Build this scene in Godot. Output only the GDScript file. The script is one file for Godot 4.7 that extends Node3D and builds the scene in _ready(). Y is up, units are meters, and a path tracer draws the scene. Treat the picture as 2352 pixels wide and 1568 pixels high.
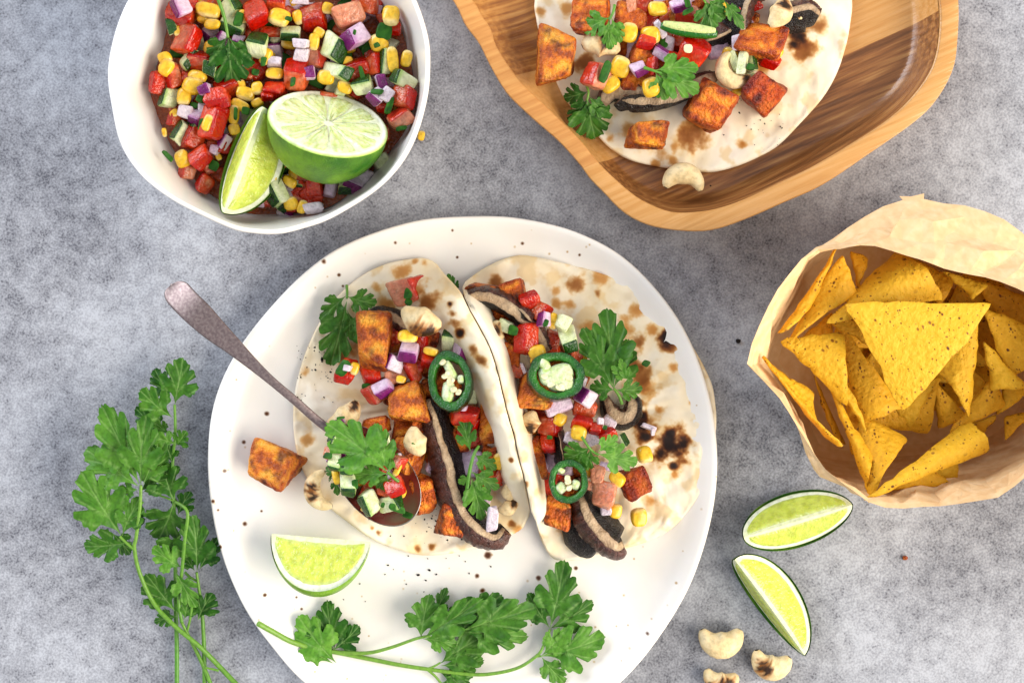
extends Node3D
# A table of tacos seen from above. Plan units are 1/2352 of the table's visible width; plan(x, y, h) gives the point
# at height h (metres) above the table that stands over that plan mark.

const CAM_H := 0.80
const UNIT := 0.54 / 2352.0

var rng := RandomNumberGenerator.new()
var noise := FastNoiseLite.new()
var fine := FastNoiseLite.new()
var mats := {}
var used_names := {}
var zone := {}

func _ready() -> void:
	rng.seed = 7
	noise.seed = 3
	noise.frequency = 1.0
	noise.fractal_octaves = 3
	fine.seed = 11
	fine.frequency = 1.0
	fine.fractal_octaves = 2
	# camera
	var cam := Camera3D.new()
	cam.name = "camera"
	add_child(cam)
	cam.look_at_from_position(Vector3(0, CAM_H, 0), Vector3.ZERO, Vector3(0, 0, -1))
	cam.fov = rad_to_deg(2.0 * atan(0.18 / CAM_H))
	cam.near = 0.05
	cam.far = 20.0
	cam.current = true
	# the room's even daylight and a broad window to the side of the table
	var env := Environment.new()
	env.background_mode = Environment.BG_COLOR
	env.background_color = Color(0.93, 0.95, 1.0)
	env.background_energy_multiplier = 0.38
	env.tonemap_mode = Environment.TONE_MAPPER_LINEAR
	env.tonemap_exposure = 1.62
	env.sdfgi_enabled = true
	env.ssao_enabled = true
	env.ssil_enabled = true
	var we := WorldEnvironment.new()
	we.name = "room_light"
	we.environment = env
	add_child(we)
	area_light("window_daylight", Vector3(2.2, 1.45, 0.85), Vector2(2.7, 2.2), 10.4, Color(1.0, 0.965, 0.905))
	area_light("second_window_daylight", Vector3(-1.7, 0.95, -1.6), Vector2(2.2, 1.4), 5.4, Color(0.93, 0.96, 1.0))
	make_materials()
	build_table()
	build_plate()
	build_bowl()
	build_tray()
	build_tortillas()
	build_bag()
	build_limes()
	build_spoon()
	build_salsa()
	build_tray_filling()
	build_left_taco()
	build_right_taco()
	build_spoonful()
	build_sprigs()
	build_small_things()

func area_light(called: String, from: Vector3, size: Vector2, energy: float, tint: Color) -> void:
	var l := AreaLight3D.new()
	l.name = called
	l.area_size = size
	l.light_energy = energy
	l.light_color = tint
	l.shadow_enabled = true
	l.area_range = 6.0
	l.area_attenuation = 2.0
	add_child(l)
	l.look_at_from_position(from, Vector3.ZERO, Vector3.UP)

# ---------------------------------------------------------------- helpers: places, names, meshes

func plan(x: float, y: float, h: float) -> Vector3:
	var k := (CAM_H - h) / CAM_H
	return Vector3((x - 1176.0) * UNIT * k, h, (y - 784.0) * UNIT * k)

func set_zone(ox: float, oy: float, s: float, base := 0.0, step := 0.0) -> void:
	zone = {"ox": ox, "oy": oy, "s": s, "base": base, "step": step}

func zp(x: float, y: float) -> Vector2:
	return Vector2(zone.ox + x * zone.s, zone.oy + y * zone.s)

func zlen(px: float, h: float) -> float:
	return px * zone.s * UNIT * (CAM_H - h) / CAM_H

func hx(t: String) -> Color:
	return Color(t).srgb_to_linear()

func numbered(called: String) -> String:
	if not used_names.has(called):
		used_names[called] = 0
		return called
	used_names[called] += 1
	return "%s_%03d" % [called, used_names[called]]

func tag(o: Node3D, label: String, category: String, group := "", kind := "") -> void:
	o.set_meta("label", label)
	if category: o.set_meta("category", category)
	if group: o.set_meta("group", group)
	if kind: o.set_meta("kind", kind)

func thing(called: String, label: String, category: String, at: Vector3, group := "") -> Node3D:
	var o := Node3D.new()
	o.name = numbered(called)
	add_child(o, true)
	o.position = at
	tag(o, label, category, group)
	return o

func obj(called: String, m: Mesh, mat: Material, parent: Node3D = null) -> MeshInstance3D:
	var o := MeshInstance3D.new()
	o.mesh = m
	o.material_override = null
	for k in m.get_surface_count():
		m.surface_set_material(k, mat)
	if parent:
		o.name = called
		parent.add_child(o, true)
	else:
		o.name = numbered(called)
		add_child(o, true)
	return o

class Shape:
	var v := PackedVector3Array()
	var c := PackedColorArray()
	var uv := PackedVector2Array()
	var i := PackedInt32Array()
	func p(at: Vector3, col := Color.WHITE) -> int:
		v.append(at)
		c.append(col)
		return v.size() - 1
	func tri(a: int, b: int, d: int) -> void:
		i.append(a); i.append(b); i.append(d)
	func quad(a: int, b: int, d: int, e: int) -> void:
		i.append(a); i.append(b); i.append(d)
		i.append(a); i.append(d); i.append(e)
	# rows of equal length joined by quads; closed joins each row's end to its start
	func rows(list: Array, cols: Array, closed: bool) -> void:
		var n: int = list[0].size()
		var start := v.size()
		for r in list.size():
			for k in n:
				p(list[r][k], cols[r][k] if cols[r] is PackedColorArray or cols[r] is Array else cols[r])
		for r in list.size() - 1:
			for k in (n if closed else n - 1):
				var k2 := (k + 1) % n
				quad(start + r * n + k, start + r * n + k2, start + (r + 1) * n + k2, start + (r + 1) * n + k)
	func fan(row_start: int, n: int, centre: Vector3, col: Color, flip := false) -> void:
		var m := p(centre, col)
		for k in n:
			if flip: tri(m, row_start + (k + 1) % n, row_start + k)
			else: tri(m, row_start + k, row_start + (k + 1) % n)
	func normals() -> PackedVector3Array:
		var n := PackedVector3Array()
		n.resize(v.size())
		for k in range(0, i.size(), 3):
			var a := v[i[k]]
			var f := (v[i[k + 2]] - a).cross(v[i[k + 1]] - a)
			n[i[k]] += f
			n[i[k + 1]] += f
			n[i[k + 2]] += f
		for k in n.size():
			n[k] = n[k].normalized() if n[k].length_squared() > 1e-24 else Vector3.UP
		return n
	func flat() -> void:      # every face its own plane, as in creased paper
		var w := PackedVector3Array()
		var k2 := PackedColorArray()
		for k in i.size():
			w.append(v[i[k]])
			k2.append(c[i[k]])
			i[k] = k
		v = w
		c = k2
	func mesh() -> ArrayMesh:
		var a := []
		a.resize(Mesh.ARRAY_MAX)
		a[Mesh.ARRAY_VERTEX] = v
		a[Mesh.ARRAY_NORMAL] = normals()
		a[Mesh.ARRAY_COLOR] = c
		if uv.size() == v.size(): a[Mesh.ARRAY_TEX_UV] = uv
		a[Mesh.ARRAY_INDEX] = i
		var m := ArrayMesh.new()
		m.add_surface_from_arrays(Mesh.PRIMITIVE_TRIANGLES, a)
		return m

func pts(text: String) -> PackedVector2Array:      # "x,y x,y ..." in the current zone
	var out := PackedVector2Array()
	for w in text.split(" ", false):
		var f := w.split_floats(",")
		out.append(zp(f[0], f[1]))
	return out

func smooth_loop(p: PackedVector2Array, steps := 8) -> PackedVector2Array:
	var out := PackedVector2Array()
	var n := p.size()
	for k in n:
		for s in steps:
			out.append(p[k].cubic_interpolate(p[(k + 1) % n], p[(k - 1 + n) % n], p[(k + 2) % n], float(s) / steps))
	return out

func smooth_path(p: PackedVector2Array, steps := 8) -> PackedVector2Array:
	var out := PackedVector2Array()
	var n := p.size()
	for k in n - 1:
		for s in steps:
			out.append(p[k].cubic_interpolate(p[k + 1], p[maxi(k - 1, 0)], p[mini(k + 2, n - 1)], float(s) / steps))
	out.append(p[n - 1])
	return out

func ring(p: PackedVector2Array, centre: Vector2, n: int, straight := false) -> PackedVector2Array:   # the loop cut by n rays from its centre
	var loop := p if straight else smooth_loop(p)
	var out := PackedVector2Array()
	for k in n:
		var a := TAU * k / n
		var dir := Vector2(cos(a), sin(a))
		var best := centre
		var most := -1.0
		for j in loop.size():
			var e0 := loop[j] - centre
			var e1 := loop[(j + 1) % loop.size()] - centre
			var c0 := dir.cross(e0)
			var c1 := dir.cross(e1)
			if (c0 > 0.0) == (c1 > 0.0): continue
			var r := dir.dot(e0.lerp(e1, c0 / (c0 - c1)))
			if r > most:
				most = r
				best = centre + dir * r
		out.append(best)
	return out

func mixring(a: PackedVector2Array, b: PackedVector2Array, t: float) -> PackedVector2Array:
	var out := PackedVector2Array()
	for k in a.size(): out.append(a[k].lerp(b[k], t))
	return out

func shrink(a: PackedVector2Array, centre: Vector2, t: float) -> PackedVector2Array:
	var out := PackedVector2Array()
	for k in a.size(): out.append(centre + (a[k] - centre) * t)
	return out

func raised(a: PackedVector2Array, h: float) -> PackedVector3Array:
	var out := PackedVector3Array()
	for k in a.size(): out.append(plan(a[k].x, a[k].y, h))
	return out

func squeezed(a: PackedVector3Array, t: float, h: float) -> PackedVector3Array:   # the same loop, smaller, at another height
	var mid := Vector3.ZERO
	for q in a: mid += q
	mid /= a.size()
	var out := PackedVector3Array()
	for q in a:
		var r := mid + (q - mid) * t
		out.append(Vector3(r.x, h, r.z))
	return out

func sweep(path: PackedVector3Array, radius: Callable, sides: int, col: Callable, flat := 1.0) -> ArrayMesh:   # a tube along a path
	var s := Shape.new()
	var n := path.size()
	var rows := []
	var cols := []
	for k in n:
		var d := (path[mini(k + 1, n - 1)] - path[maxi(k - 1, 0)]).normalized()
		var side := d.cross(Vector3.UP)
		side = side.normalized() if side.length() > 1e-4 else Vector3.RIGHT
		var up := side.cross(d).normalized()
		var t := float(k) / (n - 1)
		var r: float = radius.call(t)
		var row := PackedVector3Array()
		var cr := PackedColorArray()
		for j in sides:
			var a := TAU * j / sides
			row.append(path[k] + side * cos(a) * r + up * sin(a) * r * flat)
			cr.append(col.call(t, a))
		rows.append(row)
		cols.append(cr)
	s.rows(rows, cols, true)
	s.fan(0, sides, path[0], cols[0][0], true)
	s.fan((n - 1) * sides, sides, path[n - 1], cols[n - 1][0])
	return s.mesh()

func path3(p: PackedVector2Array, h0: float, h1: float, arch := 0.0) -> PackedVector3Array:
	var out := PackedVector3Array()
	for k in p.size():
		var t := float(k) / (p.size() - 1)
		out.append(plan(p[k].x, p[k].y, lerpf(h0, h1, t) + arch * sin(PI * t)))
	return out

# ---------------------------------------------------------------- materials

func noise_tex(freq: float, ramp: Array, size := 512, octaves := 4, kind := FastNoiseLite.TYPE_SIMPLEX_SMOOTH, seed_ := 1, warp := 0.0) -> NoiseTexture2D:
	var f := FastNoiseLite.new()
	f.noise_type = kind
	f.seed = seed_
	f.frequency = freq
	f.fractal_octaves = octaves
	if warp > 0.0:
		f.domain_warp_enabled = true
		f.domain_warp_amplitude = warp
		f.domain_warp_frequency = freq
	var t := NoiseTexture2D.new()
	t.width = size
	t.height = size
	t.seamless = true
	t.noise = f
	if ramp.size():
		var g := Gradient.new()
		var off := PackedFloat32Array()
		var col := PackedColorArray()
		for r in ramp:
			off.append(r[0])
			col.append(Color(r[1]))
		g.offsets = off
		g.colors = col
		t.color_ramp = g
	return t

func mat(called: String, col: Color, rough: float, spec := 0.5) -> StandardMaterial3D:
	var m := StandardMaterial3D.new()
	m.resource_name = called
	m.albedo_color = col
	m.roughness = rough
	m.metallic_specular = spec
	mats[called] = m
	return m

func tri(m: StandardMaterial3D, scale: Vector3, world := false) -> void:
	m.uv1_triplanar = true
	m.uv1_world_triplanar = world
	m.uv1_scale = scale
	m.uv1_triplanar_sharpness = 4.0

func tinted(called: String, rough: float, grain: Texture2D, scale: float, spec := 0.5, bump: Texture2D = null, height := 0.0) -> StandardMaterial3D:
	var m := mat(called, Color.WHITE, rough, spec)
	m.vertex_color_use_as_albedo = true
	m.albedo_texture = grain
	tri(m, Vector3.ONE * scale, true)
	if bump:
		m.heightmap_enabled = true
		m.heightmap_texture = bump
		m.heightmap_scale = height
	return m

func make_materials() -> void:
	var soft := noise_tex(0.02, [[0.1, "#d8d8d8"], [0.5, "#f4f4f4"], [0.9, "#ffffff"]], 256, 4, FastNoiseLite.TYPE_SIMPLEX_SMOOTH, 2)
	var patchy := noise_tex(0.03, [[0.15, "#cfcfcf"], [0.5, "#efefef"], [0.8, "#ffffff"]], 256, 4, FastNoiseLite.TYPE_SIMPLEX_SMOOTH, 4)
	var bump := noise_tex(0.05, [], 256, 4, FastNoiseLite.TYPE_SIMPLEX_SMOOTH, 5)
	var wet := tinted("wet", 0.17, patchy, 40.0, 0.5, bump, 0.035)
	wet.subsurf_scatter_enabled = true
	wet.subsurf_scatter_strength = 0.12
	tinted("corn", 0.24, soft, 60.0, 0.5)
	tinted("crisp", 0.26, soft, 60.0, 0.5, bump, 0.03)
	tinted("nut", 0.5, soft, 50.0, 0.4, bump, 0.02)
	var leaf := tinted("leaf", 0.5, soft, 70.0, 0.32)
	leaf.backlight_enabled = true
	leaf.backlight = Color(0.22, 0.30, 0.08)
	tinted("stem", 0.4, soft, 60.0, 0.45)
	tinted("rind", 0.36, soft, 60.0, 0.5, noise_tex(0.09, [], 256, 2, FastNoiseLite.TYPE_CELLULAR, 6), 0.035)
	tinted("pith", 0.6, soft, 50.0, 0.3)
	var pulp := tinted("pulp", 0.2, soft, 34.0, 0.5, bump, 0.04)
	pulp.subsurf_scatter_enabled = true
	pulp.subsurf_scatter_strength = 0.15
	var crack := noise_tex(0.035, [[0.0, "#8a8a8a"], [0.28, "#ffffff"], [0.6, "#d0d0d0"], [1.0, "#767676"]], 512, 3, FastNoiseLite.TYPE_CELLULAR, 8, 14.0)
	tinted("mushroom_skin", 0.3, crack, 45.0, 0.5, crack, 0.12)
	tinted("mushroom_flesh", 0.42, soft, 50.0, 0.45, bump, 0.04)
	tinted("gill", 0.28, patchy, 80.0, 0.5, bump, 0.12)
	# roasted, spiced sweet potato
	var roast := noise_tex(0.006, [[0.14, "#96400c"], [0.32, "#c4620e"], [0.5, "#de7f16"], [0.68, "#e89622"], [0.9, "#f0b040"]], 512, 6, FastNoiseLite.TYPE_SIMPLEX_SMOOTH, 9)
	var rbump := noise_tex(0.03, [], 512, 5, FastNoiseLite.TYPE_SIMPLEX_SMOOTH, 10)
	for k in 4:
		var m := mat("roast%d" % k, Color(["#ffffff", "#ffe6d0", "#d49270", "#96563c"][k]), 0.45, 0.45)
		m.vertex_color_use_as_albedo = true
		m.albedo_texture = roast
		tri(m, Vector3.ONE * (26.0 + k))
		m.uv1_offset = Vector3(0.37 * k, 0.21 * k, 0.63 * k)
		m.heightmap_enabled = true
		m.heightmap_texture = rbump
		m.heightmap_scale = 0.14
	# glazed stoneware
	var g := mat("glaze", Color("#f2efec"), 0.22, 0.5)
	g.albedo_texture = noise_tex(0.006, [[0.2, "#f6f1e8"], [0.6, "#ffffff"]], 256, 3, FastNoiseLite.TYPE_SIMPLEX_SMOOTH, 12)
	tri(g, Vector3.ONE * 5.0, true)
	# tarnished silver
	var s := mat("silver", Color("#ffffff"), 0.34, 0.5)
	s.metallic = 0.92
	s.albedo_texture = noise_tex(0.02, [[0.1, "#7d6c6a"], [0.42, "#8c7a77"], [0.6, "#95847f"], [0.9, "#a3938e"]], 512, 6, FastNoiseLite.TYPE_SIMPLEX_SMOOTH, 13)
	tri(s, Vector3(45, 45, 45), true)
	s.roughness_texture = noise_tex(0.03, [[0.2, "#c8c8c8"], [0.8, "#ffffff"]], 256, 5, FastNoiseLite.TYPE_SIMPLEX_SMOOTH, 14)
	s.roughness = 0.48
	var s2 := mat("silver_bowl", Color("#a8a2a0"), 0.3, 0.5)
	s2.metallic = 1.0
	# brown paper
	var p := mat("paper", Color("#ffffff"), 0.75, 0.3)
	p.albedo_texture = noise_tex(0.03, [[0.2, "#e3bb88"], [0.5, "#e9c593"], [0.85, "#efcfa2"]], 512, 6, FastNoiseLite.TYPE_SIMPLEX_SMOOTH, 15)
	tri(p, Vector3(9, 9, 9), true)
	p.heightmap_enabled = true
	p.heightmap_texture = noise_tex(0.008, [], 512, 4, FastNoiseLite.TYPE_SIMPLEX_SMOOTH, 16)
	p.heightmap_scale = 0.12
	p.backlight_enabled = true
	p.backlight = Color(0.35, 0.27, 0.16)
	# corn chips: yellow with toasted brown specks
	for k in 3:
		var c := mat("chip%d" % k, Color(["#ffffff", "#fff6e2", "#f8e6c0"][k]), 0.6, 0.35)
		c.albedo_texture = chip_texture(40 + k)
		tri(c, Vector3.ONE * 17.0)
		c.uv1_offset = Vector3(0.31 * k, 0.17, 0.53 * k)
		c.heightmap_enabled = true
		c.heightmap_texture = rbump
		c.heightmap_scale = 0.07
	var pep := mat("pepper", Color("#1c1512"), 0.7)
	pep.metallic_specular = 0.3
	mat("char", Color("#120b08"), 0.7, 0.3)
	# wood staves
	var tones := [["#8a5428", "#b07436", "#c8904f"], ["#b87e42", "#c48a4c", "#cc9656"], ["#6a4222", "#8f5c31", "#b07e48"], ["#c08848", "#c99455", "#d09c60"]]
	for k in 4:
		var w := mat("wood%d" % k, Color.WHITE, 0.3, 0.5)
		w.albedo_texture = noise_tex(0.02, [[0.2, tones[k][0]], [0.5, tones[k][1]], [0.8, tones[k][2]]], 512, 6, FastNoiseLite.TYPE_SIMPLEX_SMOOTH, 20 + k, 10.0)
		tri(w, Vector3(1.6, 26, 26))
		w.uv1_offset = Vector3(0.3 * k, 0.2, 0.41 * k)
		w.heightmap_enabled = true
		w.heightmap_texture = rbump
		w.heightmap_scale = 0.02

func chip_texture(seed_: int) -> ImageTexture:
	var r := RandomNumberGenerator.new()
	r.seed = seed_
	var n := FastNoiseLite.new()
	n.seed = seed_
	n.frequency = 0.03
	var im := Image.create(384, 384, false, Image.FORMAT_RGB8)
	for y in 384:
		for x in 384:
			var t := n.get_noise_2d(x, y) * 0.5 + 0.5
			im.set_pixel(x, y, Color("#d09a18").lerp(Color("#e6b532"), t))
	for k in 240:
		var at := Vector2(r.randf() * 384.0, r.randf() * 384.0)
		var big := r.randf_range(1.2, 2.8) if r.randf() < 0.88 else r.randf_range(3.2, 5.4)
		var long := r.randf_range(1.0, 1.6)
		var dark := Color("#4a2408").lerp(Color("#8f5c14"), r.randf())
		for dy in range(-12, 13):
			for dx in range(-12, 13):
				var d := Vector2(dx / long, dy).length() / big
				if d < 1.0:
					var x := posmod(int(at.x) + dx, 384)
					var y := posmod(int(at.y) + dy, 384)
					im.set_pixel(x, y, im.get_pixel(x, y).lerp(dark, clampf((1.0 - d) * 2.0, 0.0, 0.9)))
	return ImageTexture.create_from_image(im)

# ---------------------------------------------------------------- the table, the crockery, the tray

func build_table() -> void:
	var size := 2048
	var a := FastNoiseLite.new(); a.seed = 31; a.frequency = 0.0035; a.fractal_octaves = 3
	var b := FastNoiseLite.new(); b.seed = 32; b.frequency = 0.03; b.fractal_octaves = 5; b.fractal_gain = 0.7
	var d := FastNoiseLite.new(); d.seed = 33; d.frequency = 0.22; d.fractal_octaves = 3; d.fractal_gain = 0.7
	var im := Image.create(size, size, false, Image.FORMAT_RGB8)
	var light := Color("#b1b3b9")
	var mid := Color("#88898f")
	var dark := Color("#54555c")
	for y in size:
		for x in size:
			var broad := a.get_noise_2d(x, y)
			var blot := b.get_noise_2d(x, y)
			var grit := d.get_noise_2d(x, y)
			var t := 0.63 + broad * 0.38 + blot * 0.38 + grit * 0.50
			var col := dark.lerp(mid, clampf(t * 2.0, 0.0, 1.0)).lerp(light, clampf(t * 2.0 - 1.0, 0.0, 1.0))
			if grit + blot * 0.9 + broad * 0.3 < -0.66: col = col.lerp(Color("#45444c"), 0.5)
			im.set_pixel(x, y, col)
	var m := mat("concrete", Color.WHITE, 0.62, 0.4)
	m.albedo_texture = ImageTexture.create_from_image(im)
	tri(m, Vector3.ONE * (1.0 / 0.72), true)
	m.uv1_offset = Vector3(0.5, 0.5, 0.5)
	m.heightmap_enabled = true
	m.heightmap_texture = noise_tex(0.05, [], 512, 5, FastNoiseLite.TYPE_SIMPLEX_SMOOTH, 34)
	m.heightmap_scale = 0.04
	var s := Shape.new()
	var q := []
	for c in [Vector3(-1, 0, -1), Vector3(1, 0, -1), Vector3(1, 0, 1), Vector3(-1, 0, 1)]: q.append(s.p(c))
	s.quad(q[0], q[1], q[2], q[3])
	for c in [Vector3(-1, -0.03, -1), Vector3(1, -0.03, -1), Vector3(1, -0.03, 1), Vector3(-1, -0.03, 1)]: q.append(s.p(c))
	s.quad(q[7], q[6], q[5], q[4])
	for k in 4: s.quad(q[k], q[4 + k], q[4 + (k + 1) % 4], q[(k + 1) % 4])
	var o := obj("table_surface", s.mesh(), m)
	tag(o, "mottled grey concrete table top under all the dishes", "", "", "structure")

func spot(im: Image, at: Vector2, r: float, col: Color, strength: float, rag: float) -> void:   # a toasted or glazed mark with a ragged outline
	var reach := int(ceil(r * 1.6))
	for dy in range(-reach, reach + 1):
		for dx in range(-reach, reach + 1):
			var x := int(at.x) + dx
			var y := int(at.y) + dy
			if x < 0 or y < 0 or x >= im.get_width() or y >= im.get_height(): continue
			var d := Vector2(dx, dy).length() / r + noise.get_noise_2d(x * 0.035, y * 0.035) * rag * 1.3 + fine.get_noise_2d(x * 0.2, y * 0.2) * rag * 0.22
			if d < 1.0:
				im.set_pixel(x, y, im.get_pixel(x, y).lerp(col, strength * smoothstep(1.0, 0.15, d)))

func build_plate() -> void:
	set_zone(0, 0, 1)
	var c := Vector2(1064, 1090)
	var out := ring(pts("1090,496 1200,502 1330,535 1450,605 1560,735 1625,890 1648,1050 1632,1200 1582,1350 1502,1480 1420,1572 1325,1640 1220,1678 1080,1695 950,1686 820,1648 700,1569 620,1480 558,1390 508,1270 483,1150 477,1040 490,930 530,830 600,730 700,625 800,558 950,508"), c, 160)
	var edge := raised(out, 0.016)
	var s := Shape.new()
	var prof := [[0.66, 0.0], [0.70, 0.001], [0.88, 0.005], [0.985, 0.0125], [0.998, 0.0150], [1.0, 0.0160], [0.996, 0.0168], [0.988, 0.0170], [0.975, 0.0164], [0.95, 0.0142], [0.92, 0.0118], [0.88, 0.0098], [0.82, 0.0085], [0.74, 0.0078], [0.6, 0.0076], [0.3, 0.0074]]
	var rows := []
	for f in prof: rows.append(squeezed(edge, f[0], f[1]))
	s.rows(rows, prof.map(func(_x): return Color.WHITE), true)
	s.fan((rows.size() - 1) * 160, 160, Vector3(edge[0].x * 0.0 + plan(c.x, c.y, 0.0074).x, 0.0074, plan(c.x, c.y, 0.0074).z), Color.WHITE)
	s.fan(0, 160, plan(c.x, c.y, 0.0), Color.WHITE, true)
	var mid := plan(c.x, c.y, 0.0)
	for q in s.v: s.uv.append(Vector2(q.x - mid.x, q.z - mid.z) / 0.30 + Vector2(0.5, 0.5))
	# the glaze with its iron specks
	var im := Image.create(900, 900, false, Image.FORMAT_RGB8)
	for y in 900:
		for x in 900:
			im.set_pixel(x, y, Color("#ebe5da").lerp(Color("#f0ece5"), noise.get_noise_2d(x * 0.008, y * 0.008) * 0.5 + 0.5))
	var r := RandomNumberGenerator.new()
	r.seed = 5
	for k in 300:
		var rad := r.randf_range(0.7, 2.0)
		spot(im, Vector2(r.randf() * 900, r.randf() * 900), rad + 0.9, Color("#c29d5e").lerp(Color("#9a6a30"), r.randf()), r.randf_range(0.25, 0.8), 0.2)
	for w in "910,558,4 1040,530,3 748,603,6 780,631,4 787,657,3 518,1080,4 495,1147,4 512,1252,4 611,950,5 563,1201,5 599,1174,3 1121,1276,8 1096,1324,5 1108,1357,6 1236,1327,5 1324,1306,4 1485,1450,4 560,1015,4 507,1168,3 610,1365,4 680,1372,3 692,1398,3 1060,760,4 1017,780,3 1200,560,4 1050,590,3 1330,586,3 1600,1340,3".split(" "):
		var f := w.split_floats(",")
		var at := plan(f[0], f[1], 0.009) - mid
		spot(im, Vector2(at.x, at.z) / 0.30 * 900.0 + Vector2(450, 450), f[2] * 0.95, Color("#4a2408"), 1.0, 0.25)
	var m := mat("speckled_glaze", Color.WHITE, 0.25, 0.5)
	m.albedo_texture = ImageTexture.create_from_image(im)
	var o := obj("dinner_plate", s.mesh(), m)
	tag(o, "large round off-white speckled stoneware plate under the two tacos", "plate")

func build_bowl() -> void:
	set_zone(0, 0, 1)
	var c := Vector2(622, 165)
	var out := ring(pts("247,165 256,245 277,333 323,403 386,454 452,490 533,526 585,536 640,537 690,526 760,501 858,441 918,382 956,315 981,228 988,158 984,88 956,0 905,-95 830,-165 740,-205 640,-215 530,-200 430,-150 350,-75 294,0 262,80"), c, 144)
	var fill := ring(pts("338,210 352,160 366,110 380,52 400,-10 460,-90 540,-130 640,-145 740,-125 820,-60 880,10 921,60 940,110 956,200 944,280 900,348 830,425 745,484 620,496 550,490 487,455 450,425 403,362 368,297"), c, 144)
	var o := thing("salsa_bowl", "white handmade bowl holding the chopped corn and tomato salsa", "bowl", plan(c.x, c.y, 0))
	var rim := raised(out, 0.078)
	var s := Shape.new()
	var rows := [squeezed(rim, 0.50, 0.0), squeezed(rim, 0.54, 0.001), squeezed(rim, 0.78, 0.022), squeezed(rim, 0.93, 0.05), squeezed(rim, 0.992, 0.072), rim, squeezed(rim, 0.994, 0.0795), squeezed(rim, 0.978, 0.0797), squeezed(rim, 0.969, 0.0785)]
	var lip: PackedVector3Array = rows[-1]
	var low := raised(fill, 0.044)
	for t in [0.2, 0.45, 0.7, 1.0]:
		var row := PackedVector3Array()
		for k in 144:
			var q := lip[k].lerp(low[k], t)
			q.y = lerpf(0.0785, 0.044, pow(t, 0.85))
			row.append(q)
		rows.append(row)
	for f in [[0.9, 0.03], [0.7, 0.014], [0.4, 0.009]]: rows.append(squeezed(low, f[0], f[1]))
	s.rows(rows, rows.map(func(_x): return Color.WHITE), true)
	s.fan(0, 144, plan(c.x, c.y, 0.0), Color.WHITE, true)
	s.fan((rows.size() - 1) * 144, 144, plan(c.x, c.y, 0.009) * Vector3(1, 1, 1), Color.WHITE)
	for k in s.v.size(): s.v[k] -= o.position
	obj("body", s.mesh(), mats.glaze, o)
	# the juice that the salsa stands in
	var j := Shape.new()
	var jr := []
	var jc := []
	for t in [0.985, 0.8, 0.6, 0.4, 0.2]:
		var row := PackedVector3Array()
		for q in squeezed(low, t, 0.0425): row.append(q + Vector3(0, noise.get_noise_2d(q.x * 60, q.z * 60) * 0.002, 0))
		jr.append(row)
		jc.append(hx("#a04a1c"))
	j.rows(jr, jc, true)
	j.fan(4 * 144, 144, Vector3(low[0].x, 0.0425, 0) * 0.0 + plan(c.x, c.y, 0.0425), hx("#a04a1c"))
	var ju := obj("salsa_juice", j.mesh(), mats.wet)
	tag(ju, "brownish red salsa juice between the chopped pieces in the bowl", "", "", "stuff")

func clip_side(poly: Array, at: float, keep_above: bool) -> Array:   # poly of [position, normal], cut across z
	var out := []
	for k in poly.size():
		var a = poly[k]
		var b = poly[(k + 1) % poly.size()]
		var da: float = (a[0].z - at) * (1.0 if keep_above else -1.0)
		var db: float = (b[0].z - at) * (1.0 if keep_above else -1.0)
		if da >= 0.0: out.append(a)
		if (da >= 0.0) != (db >= 0.0):
			var t := da / (da - db)
			out.append([a[0].lerp(b[0], t), a[1].lerp(b[1], t).normalized()])
	return out

func staves(root: Node3D, s: Shape, called: String, cuts: Array, looks: Array, apart: Array) -> void:   # cuts a shape, in the root's own axes, into one mesh for each stave of wood
	var nor := s.normals()
	for w in cuts.size() - 1:
		for half in ([-1.0, 1.0] if w in apart else [0.0]):
			var out := Shape.new()
			var norm := PackedVector3Array()
			for k in range(0, s.i.size(), 3):
				if (s.v[s.i[k]].x + s.v[s.i[k + 1]].x + s.v[s.i[k + 2]].x) * half < 0.0: continue
				var poly := []
				for e in 3: poly.append([s.v[s.i[k + e]], nor[s.i[k + e]]])
				poly = clip_side(poly, cuts[w], true)
				if poly.size() > 2: poly = clip_side(poly, cuts[w + 1], false)
				if poly.size() > 2:
					var first := out.v.size()
					for q in poly:
						out.p(q[0])
						norm.append(q[1])
					for e in range(1, poly.size() - 1): out.tri(first, first + e, first + e + 1)
			if out.i.is_empty(): continue
			var a := []
			a.resize(Mesh.ARRAY_MAX)
			a[Mesh.ARRAY_VERTEX] = out.v
			a[Mesh.ARRAY_NORMAL] = norm
			a[Mesh.ARRAY_INDEX] = out.i
			var m := ArrayMesh.new()
			m.add_surface_from_arrays(Mesh.PRIMITIVE_TRIANGLES, a)
			obj(called, m, mats["wood%d" % looks[w]], root)

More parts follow.
